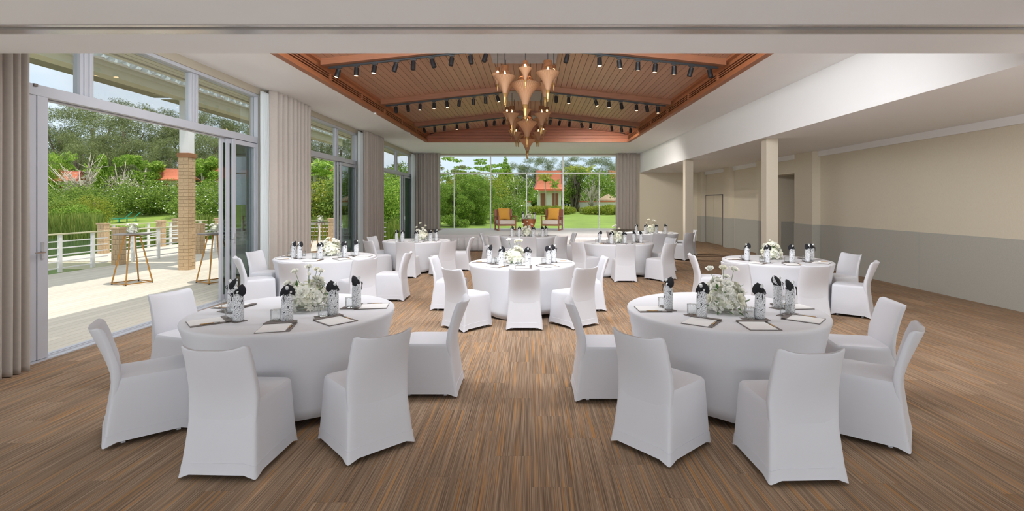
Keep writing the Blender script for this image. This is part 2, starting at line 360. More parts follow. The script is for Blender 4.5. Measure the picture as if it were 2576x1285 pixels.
# coffer: wood frame, grilles, planks, beams, gable
CC = (CX0+CX1)/2
cof = struct(MB().box((CX0-.06, CY0, CZ-.03), (CX0+.05, CY1+.06, CZ+.02)).box((CX1-.05, CY0, CZ-.03), (CX1+.06, CY1+.06, CZ+.02))
             .box((CX0+.05, CY1-.05, CZ-.03), (CX1-.05, CY1+.06, CZ+.02)).build('ceiling_coffer', M['wood']))
for s, xe in ((1, CX0), (-1, CX1)):
    MB().box((min(xe, xe-s*.05), CY0, CZ+.02), (max(xe, xe-s*.05), CY1, CZ+.35)).build('side_lining', M['dark'], cof)
    m = MB()
    # slat frame around the slots
    a, b_ = xe, xe+s*.03
    for z0, z1 in ((CZ+.02, CZ+.07), (CZ+.095, CZ+.112), (CZ+.137, CZ+.154), (CZ+.179, CZ+.24)):
        MB().box((min(a, b_), CY0, z0), (max(a, b_), CY1, z1)).build('grille_slat', M['wood'], cof)
    y = CY1
    while y > CY0:
        MB().box((min(a, xe+s*.036), y-.06, CZ+.07), (max(a, xe+s*.036), y, CZ+.18)).build('grille_divider', M['wood'], cof); y -= 1.74
    MB().box((min(xe, xe+s*.12), CY0, CZ+.24), (max(xe, xe+s*.12), CY1, CZ+.40)).build('side_fascia', M['wood'], cof)
SP, AP = 4.20, 4.60
def roofz(x): return AP-(AP-SP)*abs(x-CC)/(CX1-CC)
BY = [5.2, 8.74, 12.2, 15.7, 18.1]
MB().box((CX0-.05, CY0, AP+.06), (CX1+.05, CY1+.05, AP+.1)).build('roof_void', M['dark'], cof)
NP_ = 30
pl_cache = {}
for bi in range(4):
    y0, y1 = BY[bi]+(.0 if bi else .1), BY[bi+1]
    for s in (-1, 1):
        for k in range(NP_):
            hw = (CX1-CC)
            a, b_ = hw*k/NP_+.003, hw*(k+1)/NP_-.005
            key = (bi, s)
            xa, xb = CC+s*a, CC+s*b_
            za, zb = roofz(xa), roofz(xb)
            if key not in pl_cache:
                w_ = s*(b_-a); dz = zb-za
                m = MB(); v = [(0, 0, 0), (w_, 0, dz), (w_, y1-y0, dz), (0, y1-y0, 0)]
                m.v = v+[(x, y, z+.02) for x, y, z in v]
                m.f = [(0, 1, 2, 3), (4, 7, 6, 5), (0, 4, 5, 1), (1, 5, 6, 2), (2, 6, 7, 3), (3, 7, 4, 0)]
                pl_cache[key] = m.mesh('plank', M['plank'])
            obj('plank', pl_cache[key], cof, (xa, y0, za))
# gable boards at the far end
gz = CZ+.02
while gz < AP:
    z1 = min(gz+.095, AP)
    x_ = min(CX1-CC, (AP-gz)/(AP-SP)*(CX1-CC)) if gz > SP else CX1-CC
    x2 = min(CX1-CC, (AP-z1)/(AP-SP)*(CX1-CC)) if z1 > SP else CX1-CC
    m = MB(); v = [(CC-x_, CY1-.03, gz+.003), (CC+x_, CY1-.03, gz+.003), (CC+x2, CY1-.03, z1), (CC-x2, CY1-.03, z1)]
    m.v = v+[(x, CY1+.02, z) for x, y, z in v]
    m.f = [(0, 1, 2, 3), (4, 7, 6, 5), (0, 4, 5, 1), (1, 5, 6, 2), (2, 6, 7, 3), (3, 7, 4, 0)]
    m.build('gable_board', M['gable'], cof); gz += .098
MB().box((CX0, CY1+.02, CZ), (CX1, CY1+.06, AP+.1)).build('gable_backing', M['dark'], cof)
for yb in BY[1:4]:
    for s in (-1, 1):
        xm = CC+s*1.9; o = light('added_fill_beam', 'AREA', (xm, yb+.145, 4.312), (90 if yb < 15 else 400), (1, .97, .93), rot=(R_(90), 0, 0), shape='RECTANGLE', size=3.1, size_y=.022)  # hidden strips added behind the beams to brighten planks and rear of the room
        o.rotation_euler = (Matrix.Rotation(R_(s*6.15), 4, 'Y') @ Matrix.Rotation(R_(90), 4, 'X')).to_euler()
for yb in BY[1:4]:
    for s in (-1, 1):
        xe = CX0+.12 if s < 0 else CX1-.12
        m = MB(); ztop = [roofz(CC), roofz(xe)]
        v = [(CC, yb-.05, 4.475), (xe, yb-.05, 4.10), (xe, yb-.05, ztop[1]), (CC, yb-.05, ztop[0])]
        m.v = v+[(x, yb+.05, z) for x, y, z in v]
        m.f = [(0, 1, 2, 3), (4, 7, 6, 5), (0, 4, 5, 1), (1, 5, 6, 2), (2, 6, 7, 3), (3, 7, 4, 0)]
        m.build('tie_beam', M['beamw'], cof)
        MB().bar((CC+s*.55, yb+.11, 4.475-.15*.375+.0), (xe-s*.08, yb+.11, 4.085+.005), .035, .03).build('light_track', M['black'], cof)
        MB().bar((CC+s*.3, yb+.11, 4.52-.1*.375), (xe, yb+.11, 4.135), .09, .035).build('track_batten', M['beamw'], cof)
for i, (y0, y1) in enumerate(((8.85, 10.05), (12.3, 13.75), (15.8, 17.2), (5.3, 6.4))):
    MB().box((CC-.63, y0, 4.50), (CC+.63, y1, 4.515)).build('ridge_panel', M['greyp'], cof)

# walls
def wallx(name, x0, x1, segs, m):  # boxes in a wall parallel to Y
    mb = MB()
    for y0, y1, z0, z1 in segs: mb.box((x0, y0, z0), (x1, y1, z1))
    return struct(mb.build(name, m))
W1, W2, W3 = (5.14, 9.75), (11.5, 15.25), (17.15, 22.3)
HZ, TZ0, TZ1 = 3.80, 2.855, 2.975
segs = [(4.3, W1[0], 0, CZ), (W1[1], W2[0], 0, CZ), (W2[1], W3[0], 0, CZ), (W3[1], BW, 0, CZ)]
segs += [(a, b_, HZ, CZ) for a, b_ in (W1, W2, W3)]
segs += [(-7, -5.5, 0, LC), (-1.2, .4, 0, LC)]
wallx('wall_left', LW-.22, LW, segs, M['pelmet'])
struct(MB().box((LW-.2, -7.1, 0), (RW+.2, -7, LC)).build('wall_front', M['wallpaper']))
# back wall
WX0, WX1 = (1100-VX)*BW/F, (1553-VX)*BW/F
bw = MB().box((LW-.2, BW, 0), (WX0, BW+.2, CZ)).box((WX1, BW, 0), (RD, BW+.2, CZ)).box((WX0, BW, 3.86), (WX1, BW+.2, CZ)).box((WX0, BW, 0), (WX1, BW+.2, .52))
struct(bw.build('wall_back', M['pelmet']))
struct(MB().box((RD, BW, 0), (RW+.2, BW+.2, LC+.1)).build('wall_back_right', M['wallpaper']))
# right wall with alcove and pilasters
AL0, AL1 = 14.2, 15.8
wz = 1.13
def rwall(nm, y0, y1, x=RW, z0=0, z1=2.94, mt='wallpaper'):
    return struct(MB().box((x, y0, z0), (x+.2, y1, z1)).build(nm, M[mt]))
rw = struct(MB().box((RW, -7, 0), (RW+.2, AL0, LC)).box((RW, AL1, 0), (RW+.2, BW, LC)).box((RW, AL0, 2.55), (RW+.2, AL1, LC))
            .box((RW+1.3, AL0-.3, 0), (RW+1.4, AL1+.3, LC)).box((RW+.2, AL0-.1, 0), (RW+1.3, AL0, LC)).box((RW+.2, AL1, 0), (RW+1.3, AL1+.1, LC)).build('wall_right', M['wallpaper']))
# wainscot panels as parts
def wpanel(y0, y1, x=RW, th=.012):
    MB().box((x-th, y0+.002, .0), (x, y1-.002, wz)).build('wainscot_panel', M['wains'], rw, bevel=.002)
y = 13.27
for seg in ((13.27, 9.9), (9.9, 7.7), (7.7, 5.5), (5.5, 3.3), (3.3, 1.1)): wpanel(seg[1], seg[0])
wpanel(16.6, 18.9)
MB().box((RW+1.288, AL0, 0), (RW+1.3, AL1, wz)).build('wainscot_panel', M['wains'], rw)
MB().box((RW+.2, AL1-.012, 0), (RW+1.288, AL1, wz)).build('wainscot_panel', M['wains'], rw)
PX = RW-.215
pil = [(13.3, 14.2), (15.8, 16.6), (18.95, 19.45), (22.5-.5+.02, 22.5)]
for y0, y1 in pil:
    MB().box((PX, y0, 0), (RW, y1, LC)).build('pilaster', M['wallpaper'], rw)
    MB().box((PX-.012, y0-.012, 0), (RW, y1, wz)).build('pilaster_wainscot', M['wains'], rw)
MB().box((PX+.01, AL0, 2.55), (RW, AL1, LC)).build('alcove_header', M['wallpaper'], rw)
# pale strip under the low ceiling
st = MB()
for y0, y1 in ((4.61, 13.3), (16.6, 18.95), (19.45, 22.0)): st.box((RW-.06, y0, 2.94), (RW, y1, LC))
struct(st.build('trim_4', M['plaster']))
struct(MB().box((PX-.02, AL0, 2.94), (PX+.01, AL1, LC)).build('trim_5', M['plaster']))
struct(MB().box((RW-.015, -7, 0), (RW-.012, 13.3, .0)).build('trim_6', M['wains'])) if False else None
# double door on the right wall
dr = struct(MB().box((RW-.02, 20.05, 0), (RW+.01, 20.09, 2.06)).box((RW-.02, 21.99-.03, 0), (RW+.01, 22.02, 2.06)).box((RW-.02, 20.05, 2.02), (RW+.01, 22.0, 2.06)).build('door_1', M['board']))
for y0, y1 in ((20.1, 21.02), (21.05, 21.96)):
    p = MB().box((RW-.015, y0, wz), (RW-.002, y1, 2.02)).build('door_leaf', M['wallpaper'], dr)
    MB().box((RW-.017, y0, .02), (RW-.002, y1, wz)).build('kick_panel', M['wains'], p)
wpanel(19.46, 20.04); wpanel(22.03, 22.04)
# two free columns
for i, (px, D, lab) in enumerate(((1928, 10.65, 'wide beige square pillar in the middle of the right side, nearest of the two'), (1724, 15.85, 'slim beige square pillar farther back, beside the rearmost right table'))):
    X = (px-VX)*D/F
    c = MB().box((X, D, 0), (X+.25, D+.24, LC)).build('pillar', M['pillar'], bevel=.004); tag(c, lab, 'pillar', 'pillars under the bulkhead edge')

# ------------------------------------------------------------------ windows
def bxx(mb, y0, y1, z0, z1, d=.1, x=LW-.12): return mb.box((x, y0, z0), (x+d, y1, z1))
def window_left(n, wy, mull, stack, openfrom):
    y0, y1 = wy
    w_ = struct(MB().box((LW-.16, y0, HZ-.05), (LW-.02, y1, HZ)).box((LW-.16, y0, TZ1), (LW-.02, y0+.05, HZ-.05)).box((LW-.16, y1-.05, .0), (LW-.02, y1, HZ-.05))
                .build('window_%d' % n, M['alu']))
    MB().box((LW-.17, y0, TZ0), (LW-.017, y1-.052, TZ1)).box((LW-.18, y0, TZ0-.015), (LW-.10, y1-.052, TZ0)).build('transom', M['alu'], w_, bevel=.006)
    MB().box((LW-.20, y0, -.01), (LW+.02, y1, .012)).box((LW-.13, y0, .012), (LW-.11, y1, .022)).box((LW-.08, y0, .012), (LW-.06, y1, .022)).build('sill_track', M['alu'], w_)
    for ym in mull:
        MB().box((LW-.15, ym-.09, TZ1), (LW-.06, ym+.09, HZ-.05)).box((LW-.06, ym-.05, TZ1), (LW-.045, ym-.02, HZ-.05)).box((LW-.06, ym+.02, TZ1), (LW-.045, ym+.05, HZ-.05)).build('mullion', M['alu'], w_, bevel=.004)
    e = [y0]+mull+[y1]
    for a, b_ in zip(e[:-1], e[1:]):
        MB().box((LW-.10, a+.05, TZ1), (LW-.094, b_-.05, HZ-.05)).build('pane', M['glass'], w_)
    # stacked sliding leaves at the far end
    for k, off in enumerate((0, .045, .09)):
        xa = LW-.155+off; ya = stack+.11*k
        fr = MB().box((xa, ya, .02), (xa+.035, ya+.075, TZ0-.01)).box((xa, y1-.13, .02), (xa+.035, y1-.05, TZ0-.01)).box((xa, ya+.075, .02), (xa+.035, y1-.13, .10)).box((xa, ya+.075, TZ0-.09), (xa+.035, y1-.13, TZ0-.01))
        d_ = fr.build('sliding_leaf', M['alu'], w_)
        MB().box((xa+.015, ya+.075, .10), (xa+.02, y1-.13, TZ0-.09)).build('tinted_pane', M['glassd' if k == 0 else 'glass'], d_)
        if k == 2: MB().box((xa+.035, ya+.02, 1.0), (xa+.055, ya+.05, 1.16)).box((xa+.035, ya-.03, 1.07), (xa+.06, ya+.05, 1.09)).build('door_pull', M['chrome'], d_)
    return w_
w1 = window_left(1, W1, [6.02, 7.94], 8.70, 5.47)
# near jamb: three leaves parked at the left end of the first opening
for k, (ya, yb) in enumerate(((5.19, 5.27), (5.27, 5.37), (5.37, 5.49))):
    MB().box((LW-.15+.03*k, ya, .015), (LW-.04+.012*k, yb, TZ0)).build('jamb_leaf', M['alu'], w1, bevel=.004)
MB().box((LW-.02, 5.40, 1.10), (LW+.0, 5.43, 1.28)).box((LW-.02, 5.40, 1.16), (LW+.03, 5.415, 1.18)).tube([(LW+.03, 5.41, 1.17), (LW+.035, 5.30, 1.17)], .009, 8).build('lever_handle', M['chrome'], w1)
MB().box((LW-.05, 5.32, TZ1-.03), (LW+.0, 5.36, TZ1)).build('latch', M['board'], w1)
window_left(2, W2, [13.77], 13.75, 11.6)
window_left(3, W3, [17.55, 19.86], 20.7, 17.3)
# back window
z0, z1, zt = .52, 3.86, 3.06
bwn = struct(MB().box((WX0, BW+.02, z1-.06), (WX1, BW+.12, z1)).box((WX0, BW+.02, z0), (WX1, BW+.12, z0+.05)).box((WX0, BW+.02, z0), (WX0+.06, BW+.12, z1)).box((WX1-.06, BW+.02, z0), (WX1, BW+.12, z1)).build('window_4', M['white']))
MB().box((WX0, BW+.02, zt-.035), (WX1, BW+.12, zt+.02)).build('transom', M['white'], bwn)
xs = [(p-VX)*BW/F for p in (1233.7, 1416.5)]; xl = [(p-VX)*BW/F for p in (1142, 1325, 1508)]
for x in xs: MB().box((x-.025, BW+.01, z0), (x+.025, BW+.13, z1)).build('mullion', M['white'], bwn)
for x in xl: MB().box((x-.018, BW+.02, z0), (x+.018, BW+.12, zt)).build('mullion', M['white'], bwn)
e = [WX0]+xs+[WX1]
for a, b_ in zip(e[:-1], e[1:]): MB().box((a, BW+.06, zt), (b_, BW+.066, z1)).build('pane', M['glass'], bwn)
e = sorted([WX0, WX1]+xs+xl)
for a, b_ in zip(e[:-1], e[1:]): MB().box((a, BW+.06, z0), (b_, BW+.066, zt)).build('pane', M['glass'], bwn)

# ------------------------------------------------------------------ curtains
def curtain(name, p, q, z0, z1, amp, pitch, m, label, th=.006, seed=0, flare=0):
    rnd = random.Random(seed); p = Vector((p[0], p[1], 0)); q = Vector((q[0], q[1], 0)); L = (q-p).length; d = (q-p)/L; nrm = Vector((-d.y, d.x, 0))
    n = max(12, int(L/pitch*10)); zs = [z0, z0+.05, z0+.8, z0+1.7, z0+2.6, z1-.05, z1]
    ph = [rnd.uniform(-.6, .6) for _ in range(int(L/pitch)+3)]; am = [rnd.uniform(.6, 1.2) for _ in range(int(L/pitch)+3)]
    rs = []
    for zi, z in enumerate(zs):
        row = []
        for k in range(n+1):
            s = k/n; u = s*L/pitch; i = int(u)
            a = am[i]*(1-(u-i))+am[i+1]*(u-i); off = math.sin(2*PI*u+ph[0]+.25*math.sin(z*1.3+i)*(z < z1-.2))*amp*a
            sw = (1+flare*(1-(z-z0)/(z1-z0))) if flare else 1
            row.append(p+d*(s*L*sw)+nrm*off+Vector((0, 0, z)))
        rs.append(row)
    mb = MB(); mb.rings(rs, False, False, closed=False)
    o = mb.build(name, m, smooth=True, solid=th); tag(o, label, 'curtain'); return o
XC = LW+.16
curtain('curtain', (XC, 4.66), (XC, 5.06), .01, CZ, .055, .082, M['curtain'], 'taupe curtain at the left edge, hanging beside the nearest glass door', seed=1)
curtain('curtain', (XC, 9.85), (XC, 11.5), .01, CZ, .085, .19, M['curtain'], 'wide taupe curtain between the first and the second glass doors', seed=2)
curtain('curtain', (XC, 15.35), (XC, 17.15), .01, CZ, .08, .2, M['curtain'], 'taupe curtain between the second and the third glass doors', seed=3)
curtain('curtain', (XC, 22.28), (XC, 22.42), .01, CZ, .07, .15, M['curtain'], 'narrow taupe curtain in the rear left corner beyond the third door', seed=4)
YC = BW-.16
curtain('curtain', (-5.02, YC), ((1107-VX)*YC/F, YC), .52, CZ, .07, .15, M['curtain'], 'taupe curtain left of the rear picture window, behind the stage', seed=5)
curtain('curtain', ((1549.5-VX)*YC/F, YC), ((1602.5-VX)*YC/F, YC), .52, CZ, .07, .15, M['curtain'], 'taupe curtain right of the rear picture window, behind the stage', seed=6)
for i, (a, b_, s_) in enumerate(((9.60, 9.86, 'first'), (15.0, 15.36, 'second'), (21.7, 22.26, 'third'))):
    curtain('sheer_curtain', (XC-.06, a), (XC-.06, b_), .02, HZ+.05, .03, .07, M['sheer'], 'thin white sheer gathered at the far side of the %s glass door' % s_, th=.002, seed=10+i)

# ------------------------------------------------------------------ stage
SY0, SY1, SZ = 17.75, BW-.25, .58
stg = thing('stage', 'low stage wrapped in white pleated cloth under the rear picture window', 'stage', (0, SY0, 0))
sx0 = -3.8
sx1 = 3.4
MB().box((sx0, 0, SZ-.10), (sx1, SY1-SY0, SZ)).build('stage_top', M['stagec'], stg, bevel=.015)
n = 420; rs = []
for z, k in ((SZ-.09, .15), (SZ-.2, .8), (.3, 1.1), (.02, 1.3)):
    rs.append([(sx0+.02+(sx1-sx0-.04)*i/n, -.004+0-.045*k*(1 if (i % 14) in (0,) else .15*math.sin(i*.45)), z) for i in range(n+1)])
MB().rings(rs, False, False, closed=False).build('stage_skirt', M['stagec'], stg, smooth=True, solid=.004)
MB().box((sx0+.05, .05, .02), (sx1-.05, SY1-SY0, SZ-.11)).build('stage_core', M['stagec'], stg)
# ================================================================== armchairs, drum table on the stage
def superring(hw, hd, z, n=32, p=8, cx=0, cy=0):
    out = []
    for k in range(n):
        a = 2*PI*(k+.5)/n; c, s = math.cos(a), math.sin(a)
        out.append((cx+hw*math.copysign(abs(c)**(2/p), c), cy+hd*math.copysign(abs(s)**(2/p), s), z))
    return out
def make_armchair(label, loc, rz):
    t = thing('armchair', label, 'armchair', loc, rz, 'lounge armchairs on the stage')   # faces -Y
    for x in (-.36, .36):
        MB().bar((x, -.36, .02), (x, -.36, .60), .045, .045).build('front_leg', M['teak'], t, bevel=.004)
        MB().bar((x, .30, .02), (x, .40, .86), .045, .05).build('back_post', M['teak'], t, bevel=.004)
        MB().bar((x, -.38, .60), (x, .37, .55), .05, .035).build('armrest', M['teak'], t, bevel=.004)
        MB().bar((x, -.38, .02), (x, .40, .02), .045, .04).build('runner', M['teak'], t, bevel=.004)
        MB().bar((x, -.36, .22), (x, .33, .22), .035, .06).build('side_rail', M['teak'], t, bevel=.004)
    for yy in (-.36, .32): MB().bar((-.36, yy, .22), (.36, yy, .22), .035, .06).build('seat_rail', M['teak'], t, bevel=.004)
    MB().bar((0, .33, .30), (0, .41, .86), .68, .025, up=(0, 1, 0)).build('back_panel', M['teak'], t, bevel=.004)
    MB().box((-.33, -.37, .25), (.33, .30, .42)).build('seat_cushion', M['cush'], t, bevel=.025)
    return t
def pillow(label, loc, rz, tilt=-.18):
    n = 12; vs = []; fs = []
    mb = MB(); front = []; back = []
    for j in range(n+1):
        for i in range(n+1):
            u, v = i/n*2-1, j/n*2-1
            th = .085*((1-u*u)*(1-v*v))**.5; pin = 1-.07*(1-abs(u*v))*max(abs(u), abs(v))
            x, z = u*.25*pin, v*.25*pin
            front.append((x, -th, z+.26)); back.append((x, th, z+.26))
    mb.v = front+back; m_ = (n+1)**2
    for j in range(n):
        for i in range(n):
            a = j*(n+1)+i; mb.f.append((a, a+1, a+n+2, a+n+1)); mb.f.append((m_+a, m_+a+n+1, m_+a+n+2, m_+a+1))
    mb.xf(Matrix.Rotation(tilt, 4, 'X'))
    o = mb.build('cushion', M['mustard'], smooth=True); o.location = loc; o.rotation_euler = (0, 0, rz)
    tag(o, label, 'cushion', 'mustard cushions'); return o
for px, rz, side in ((1271, R_(16), 'left'), (1389, R_(-16), 'right')):
    x = (px-VX)*20.9/F
    make_armchair('wooden armchair with pale seat pad, %s of the drum table on the stage' % side, (x, 20.9, SZ), rz)
    o = Vector((0, .17, 0)); o.rotate(Matrix.Rotation(rz, 4, 'Z'))
    pillow('square mustard cushion leaning in the %s armchair on the stage' % side, (x+o.x, 20.9+o.y, SZ+.422), rz)
DX, DY = (1330-VX)*20.6/F, 20.6
dt = MB().lathe([(.14, 0), (.17, .02), (.22, .15), (.27, .32), (.30, .46), (.29, .475)], 32).build('drum_table', M['drum'], smooth=True, loc=(DX, DY, SZ), auto=40)
tag(dt, 'round tapered wooden side table between the two armchairs on the stage', 'side table')
DT = SZ+.475

# ================================================================== banquet table
TR = .845
TB = {  # name: (X, D, wording)
 'T1': (-2.087, 4.423, 'front left table'), 'T2': (1.724, 4.507, 'front right table'), 'T3': (-3.65, 8.90, 'middle left table by the first curtain'),
 'T4': (4.08, 8.353, 'middle right table before the wide pillar'), 'T5': (-.151, 8.03, 'middle table in the centre aisle'),
 'T6': (-2.93, 12.79, 'rear left table'), 'T7': (-.08, 14.6, 'rear centre table before the stage'),
 'T8': (2.10, 12.14, 'rear right table near the centre aisle'), 'T9': (3.85, 16.1, 'farthest right table by the slim pillar')}
def make_table():
    t = thing('round_table', 'x', 'table', group='round tables in white stretch covers')
    MB().lathe([(TR-.02, .715), (TR-.012, .73), (TR-.02, .742)], 48).build('tabletop', M['teak'], t)
    n = 96; rs = []
    prof = [(TR-.03, .7505, 0), (TR-.012, .749, 0), (TR-.002, .743, 0), (TR, .735, 0), (TR-.004, .715, 0), (TR-.018, .66, .05), (TR-.038, .56, .12), (TR-.052, .44, .25), (TR-.06, .32, .4), (TR-.06, .20, .6), (TR-.052, .10, .8), (TR-.045, .02, 1)]
    for r, z, w_ in prof:
        row = []
        for k in range(n):
            a = 2*PI*k/n; c4 = abs(math.cos(2*a+.6))**3     # four feet pull the cover down
            rr = r-.045*w_*(1-c4); zz = z+.055*w_*(1-c4)
            row.append((rr*math.cos(a), rr*math.sin(a), zz))
        rs.append(row)
    cv = MB().rings(rs, True, False).build('table_cover', M['cloth'], t, auto=50, solid=.004)
    # welts: hem cord and side seams
    MB().tube(rs[-1]+[rs[-1][0]], .004, 5).build('hem_cord', M['cloth'], cv, smooth=True)
    for a0 in (20, 68, 52):
        k = a0; MB().tube([(rs[i][k][0]*1.001, rs[i][k][1]*1.001, rs[i][k][2]) for i in range(3, len(rs))], .0022, 4).build('side_seam', M['cloth'], cv)
    for k in range(4):
        a = (k*90-17.2)*PI/180; MB().lathe([(.018, 0), (.018, .72)], 10, (.70*math.cos(a), .70*math.sin(a), 0)).build('leg', M['black'], t)
    return t
TP = make_table()
for i, (k, (x, y, wd)) in enumerate(TB.items()):
    lab = 'round table under a white stretch cover, the '+wd
    if i == 0: TP.location = (x, y, 0); TP['label'] = lab
    else: dup(TP, (x, y, 0), .4*i, lab)

# ================================================================== covered chair (faces +Y)
def make_chair():
    t = thing('banquet_chair', 'x', 'chair', group='chairs in white stretch covers')
    n = 48
    def ring(hw, y0, y1, z, p=12, conc=0, arch=0):
        cy, hd = (y0+y1)/2, (y1-y0)/2; out = []
        for (x, y, z_) in superring(hw, hd, z, n, p, 0, 0):
            m = min(abs(x)/hw, abs(y)/hd); e = 1-m*m
            out.append((x*(1-conc*e*(abs(x)/hw > .98)), cy+y*(1-conc*e*(abs(y)/hd > .98)), z_+arch*e))
        return out
    sk = [ring(.252, -.30, .235, .006, 14, .045, .060), ring(.247, -.292, .232, .04, 14, .045, .05), ring(.240, -.28, .228, .12, 14, .04, .025), ring(.230, -.262, .222, .25, 14, .03, .01),
          ring(.222, -.248, .218, .36, 14, .015), ring(.217, -.242, .216, .43, 13), ring(.214, -.24, .214, .452, 12), ring(.206, -.236, .206, .466, 10), ring(.17, -.21, .17, .474, 8), ring(.08, -.11, .08, .478, 4)]
    skirt = MB().rings(sk, False, True).build('seat_cover', M['linen'], t, auto=38, solid=.004)
    def off(r, d): 
        out = []
        for x, y, z in r:
            v = Vector((x, y+.03)); v = v*(1+d/v.length); out.append((v.x, v.y-.03, z))
        return out
    MB().rings([off(sk[0], .003), off(sk[1], .003), off(ring(.2435, -.286, .230, .083, 14, .042, .037), .003), off(ring(.2435, -.286, .230, .083, 14, .042, .037), -.002)], False, False).build('hem_band', M['linen'], skirt, auto=40)
    # backrest
    bz = [(.33, .216, -.246, .03, 0), (.41, .219, -.2445, .05, .003), (.48, .221, -.243, .06, .010), (.56, .218, -.250, .060, .026), (.64, .214, -.268, .056, .038), (.72, .211, -.292, .052, .046), (.785, .209, -.315, .050, .050), (.806, .207, -.322, .044, .050), (.814, .200, -.325, .028, .050), (.817, .19, -.326, .010, .050)]
    rs = []
    for z, hw, yc, th, bow in bz:
        row = []
        for (x, y, z_) in superring(hw, th/2, z, 40, 5, 0, 0):
            q = (x/hw)**2
            row.append((x, yc+th/2+y-bow*(1-q)+.0, z_+.020*q*q*(z > .7)))
        rs.append(row)
    MB().rings(rs, True, True).build('backrest', M['linen'], t, auto=50)
    for sx in (-1, 1):
        for sy in (-.20, .16): MB().bar((sx*.165, sy*.9, 0), (sx*.165, sy*.9, .43), .026, .026).build('leg', M['linen'], t)
    return t
CP = make_chair(); used = False
CH = {  # table: (angle, radius[, facing override in degrees from +Y ccw])
 'T1': [(161, 1.25), (218, 1.0, -50), (279, 1.08, -2), (317, 1.21, 43), (9, 1.16, 90)],
 'T2': [(180, 1.06, -90), (230, 1.22, -49), (267, 1.21, 2), (314, 1.07, 52), (0, 1.18, 78)],
 'T3': [(172, 1.10), (217, 1.06), (275, 1.20, 0), (315.6, 1.15), (0, 1.15)],
 'T4': [(172, 1.05), (222.5, 1.2), (264.5, 1.05, 0), (320, 1.05), (12, 1.18)],
 'T5': [(175, 1.15), (237, 1.32, -42), (273, 1.06, 0), (307, 1.2, 38), (3, 1.03)],
 'T6': [(165, 1.0), (228, 1.07), (273.5, 1.18, 0), (311, 1.25), (0, 1.1)],
 'T7': [(178, 1.08), (230, 1.18), (270, 1.2), (304, 1.28), (8, 1.06)],
 'T8': [(218, 1.07), (266, 1.12, 0), (308, 1.22), (20, 1.22)],
 'T9': [(194, 1.15), (234, 1.35), (265, 1.3, 0), (305, 1.2), (16, 1.25)]}
for k, L in CH.items():
    tx, ty, wd = TB[k]; pts = []
    for c in L:
        a = R_(c[0]); x, y = tx+c[1]*math.cos(a), ty+c[1]*math.sin(a)
        rz = R_(c[2]) if len(c) > 2 else a+PI/2
        pts.append((x/y, x, y, rz))
    pts.sort()
    for i, (_, x, y, rz) in enumerate(pts):
        lab = 'white covered chair, %s at the %s' % (ordr(i, len(pts)), wd)
        if not used: CP.location = (x, y, 0); CP.rotation_euler = (0, 0, rz); CP['label'] = lab; used = True
        else: dup(CP, (x, y, 0), rz, lab)

# ================================================================== table settings
def make_bottle():
    t = thing('water_bottle', 'x', 'bottle', group='water bottles in printed sleeves')      # hood opens towards -Y
    prof = [(.036, 0), (.041, .004), (.042, .03), (.0425, .12), (.042, .165), (.038, .195), (.030, .222), (.022, .24)]
    m = MB().lathe(prof, 28)
    for i, v in enumerate(m.v):                                    # soft flattened folds
        a = math.atan2(v[1], v[0]); k = 1+.03*math.sin(3*a+v[2]*20)*(v[2] > .01); m.v[i] = (v[0]*k, v[1]*k*.93, v[2])
    sl = m.build('sleeve', M['sleeve'], t, smooth=True)
    # pointed back of the sleeve rising behind the hood
    rs = []
    for z, yb, wx, th in ((.20, .0, .034, .034), (.225, .010, .034, .026), (.25, .022, .030, .018), (.272, .030, .020, .012), (.286, .034, .008, .006)):
        rs.append([(wx*math.cos(2*PI*j/18), yb+th*math.sin(2*PI*j/18), z) for j in range(18)])
    MB().rings(rs).build('sleeve_tip', M['sleeve'], sl, smooth=True)
    # hood: turned-over black collar, an arched plate leaning back over the sleeve tip
    U, Wd, Nn, C0 = Vector((1, 0, 0)), Vector((0, .60, .80)), Vector((0, -.80, .60)), Vector((0, -.004, .243))
    out = [(-.047, -.030), (-.052, -.004), (-.044, .020), (-.028, .038), (0, .050), (.028, .038), (.044, .020), (.052, -.004), (.047, -.030), (.024, -.022), (0, -.030), (-.024, -.022)]
    def pt(u, w_, lift):
        u *= 1.12; w_ *= 1.15; return C0+U*u+Wd*w_+Nn*(lift-9*u*u)
    rs = [[pt(u*k, w_*k+.002, l) for u, w_ in out] for k, l in ((.97, -.010), (1.0, -.004), (.98, .002), (.80, .009), (.45, .015), (.15, .017))]
    hood = MB().rings(rs, True, True).build('hood', M['blackf'], t, auto=60)
    MB().lathe([(.034, .0), (.033, .02), (.026, .045), (.012, .060)], 18, (0, .004, .205)).build('hood_lining', M['blackf'], hood, smooth=True)
    cp = MB().lathe([(.012, 0), (.0125, .004), (.0125, .020), (.009, .025), (.003, .026)], 16); cp.xf(Matrix.Translation((0, -.012, .258)) @ Matrix.Rotation(R_(35), 4, 'X')); cp.build('bottle_cap', M['cap'], t, auto=40)
    MB().tube([(.0, -.036, .232), (.010, -.048, .228), (.014, -.05, .212), (.004, -.046, .200), (-.002, -.044, .214), (0, -.040, .230), (-.014, -.046, .222), (-.020, -.047, .196), (-.016, -.046, .168), (-.020, -.047, .162)], .0028, 6).build('cord', M['blackf'], t, smooth=True)
    MB().quad((.022, -.027, .225), (.036, -.020, .225), (.036, -.012, .240), (.022, -.019, .240)).xf(Matrix.Translation((0, -.006, .002))).build('tag', M['cap'], t, solid=.001)
    return t
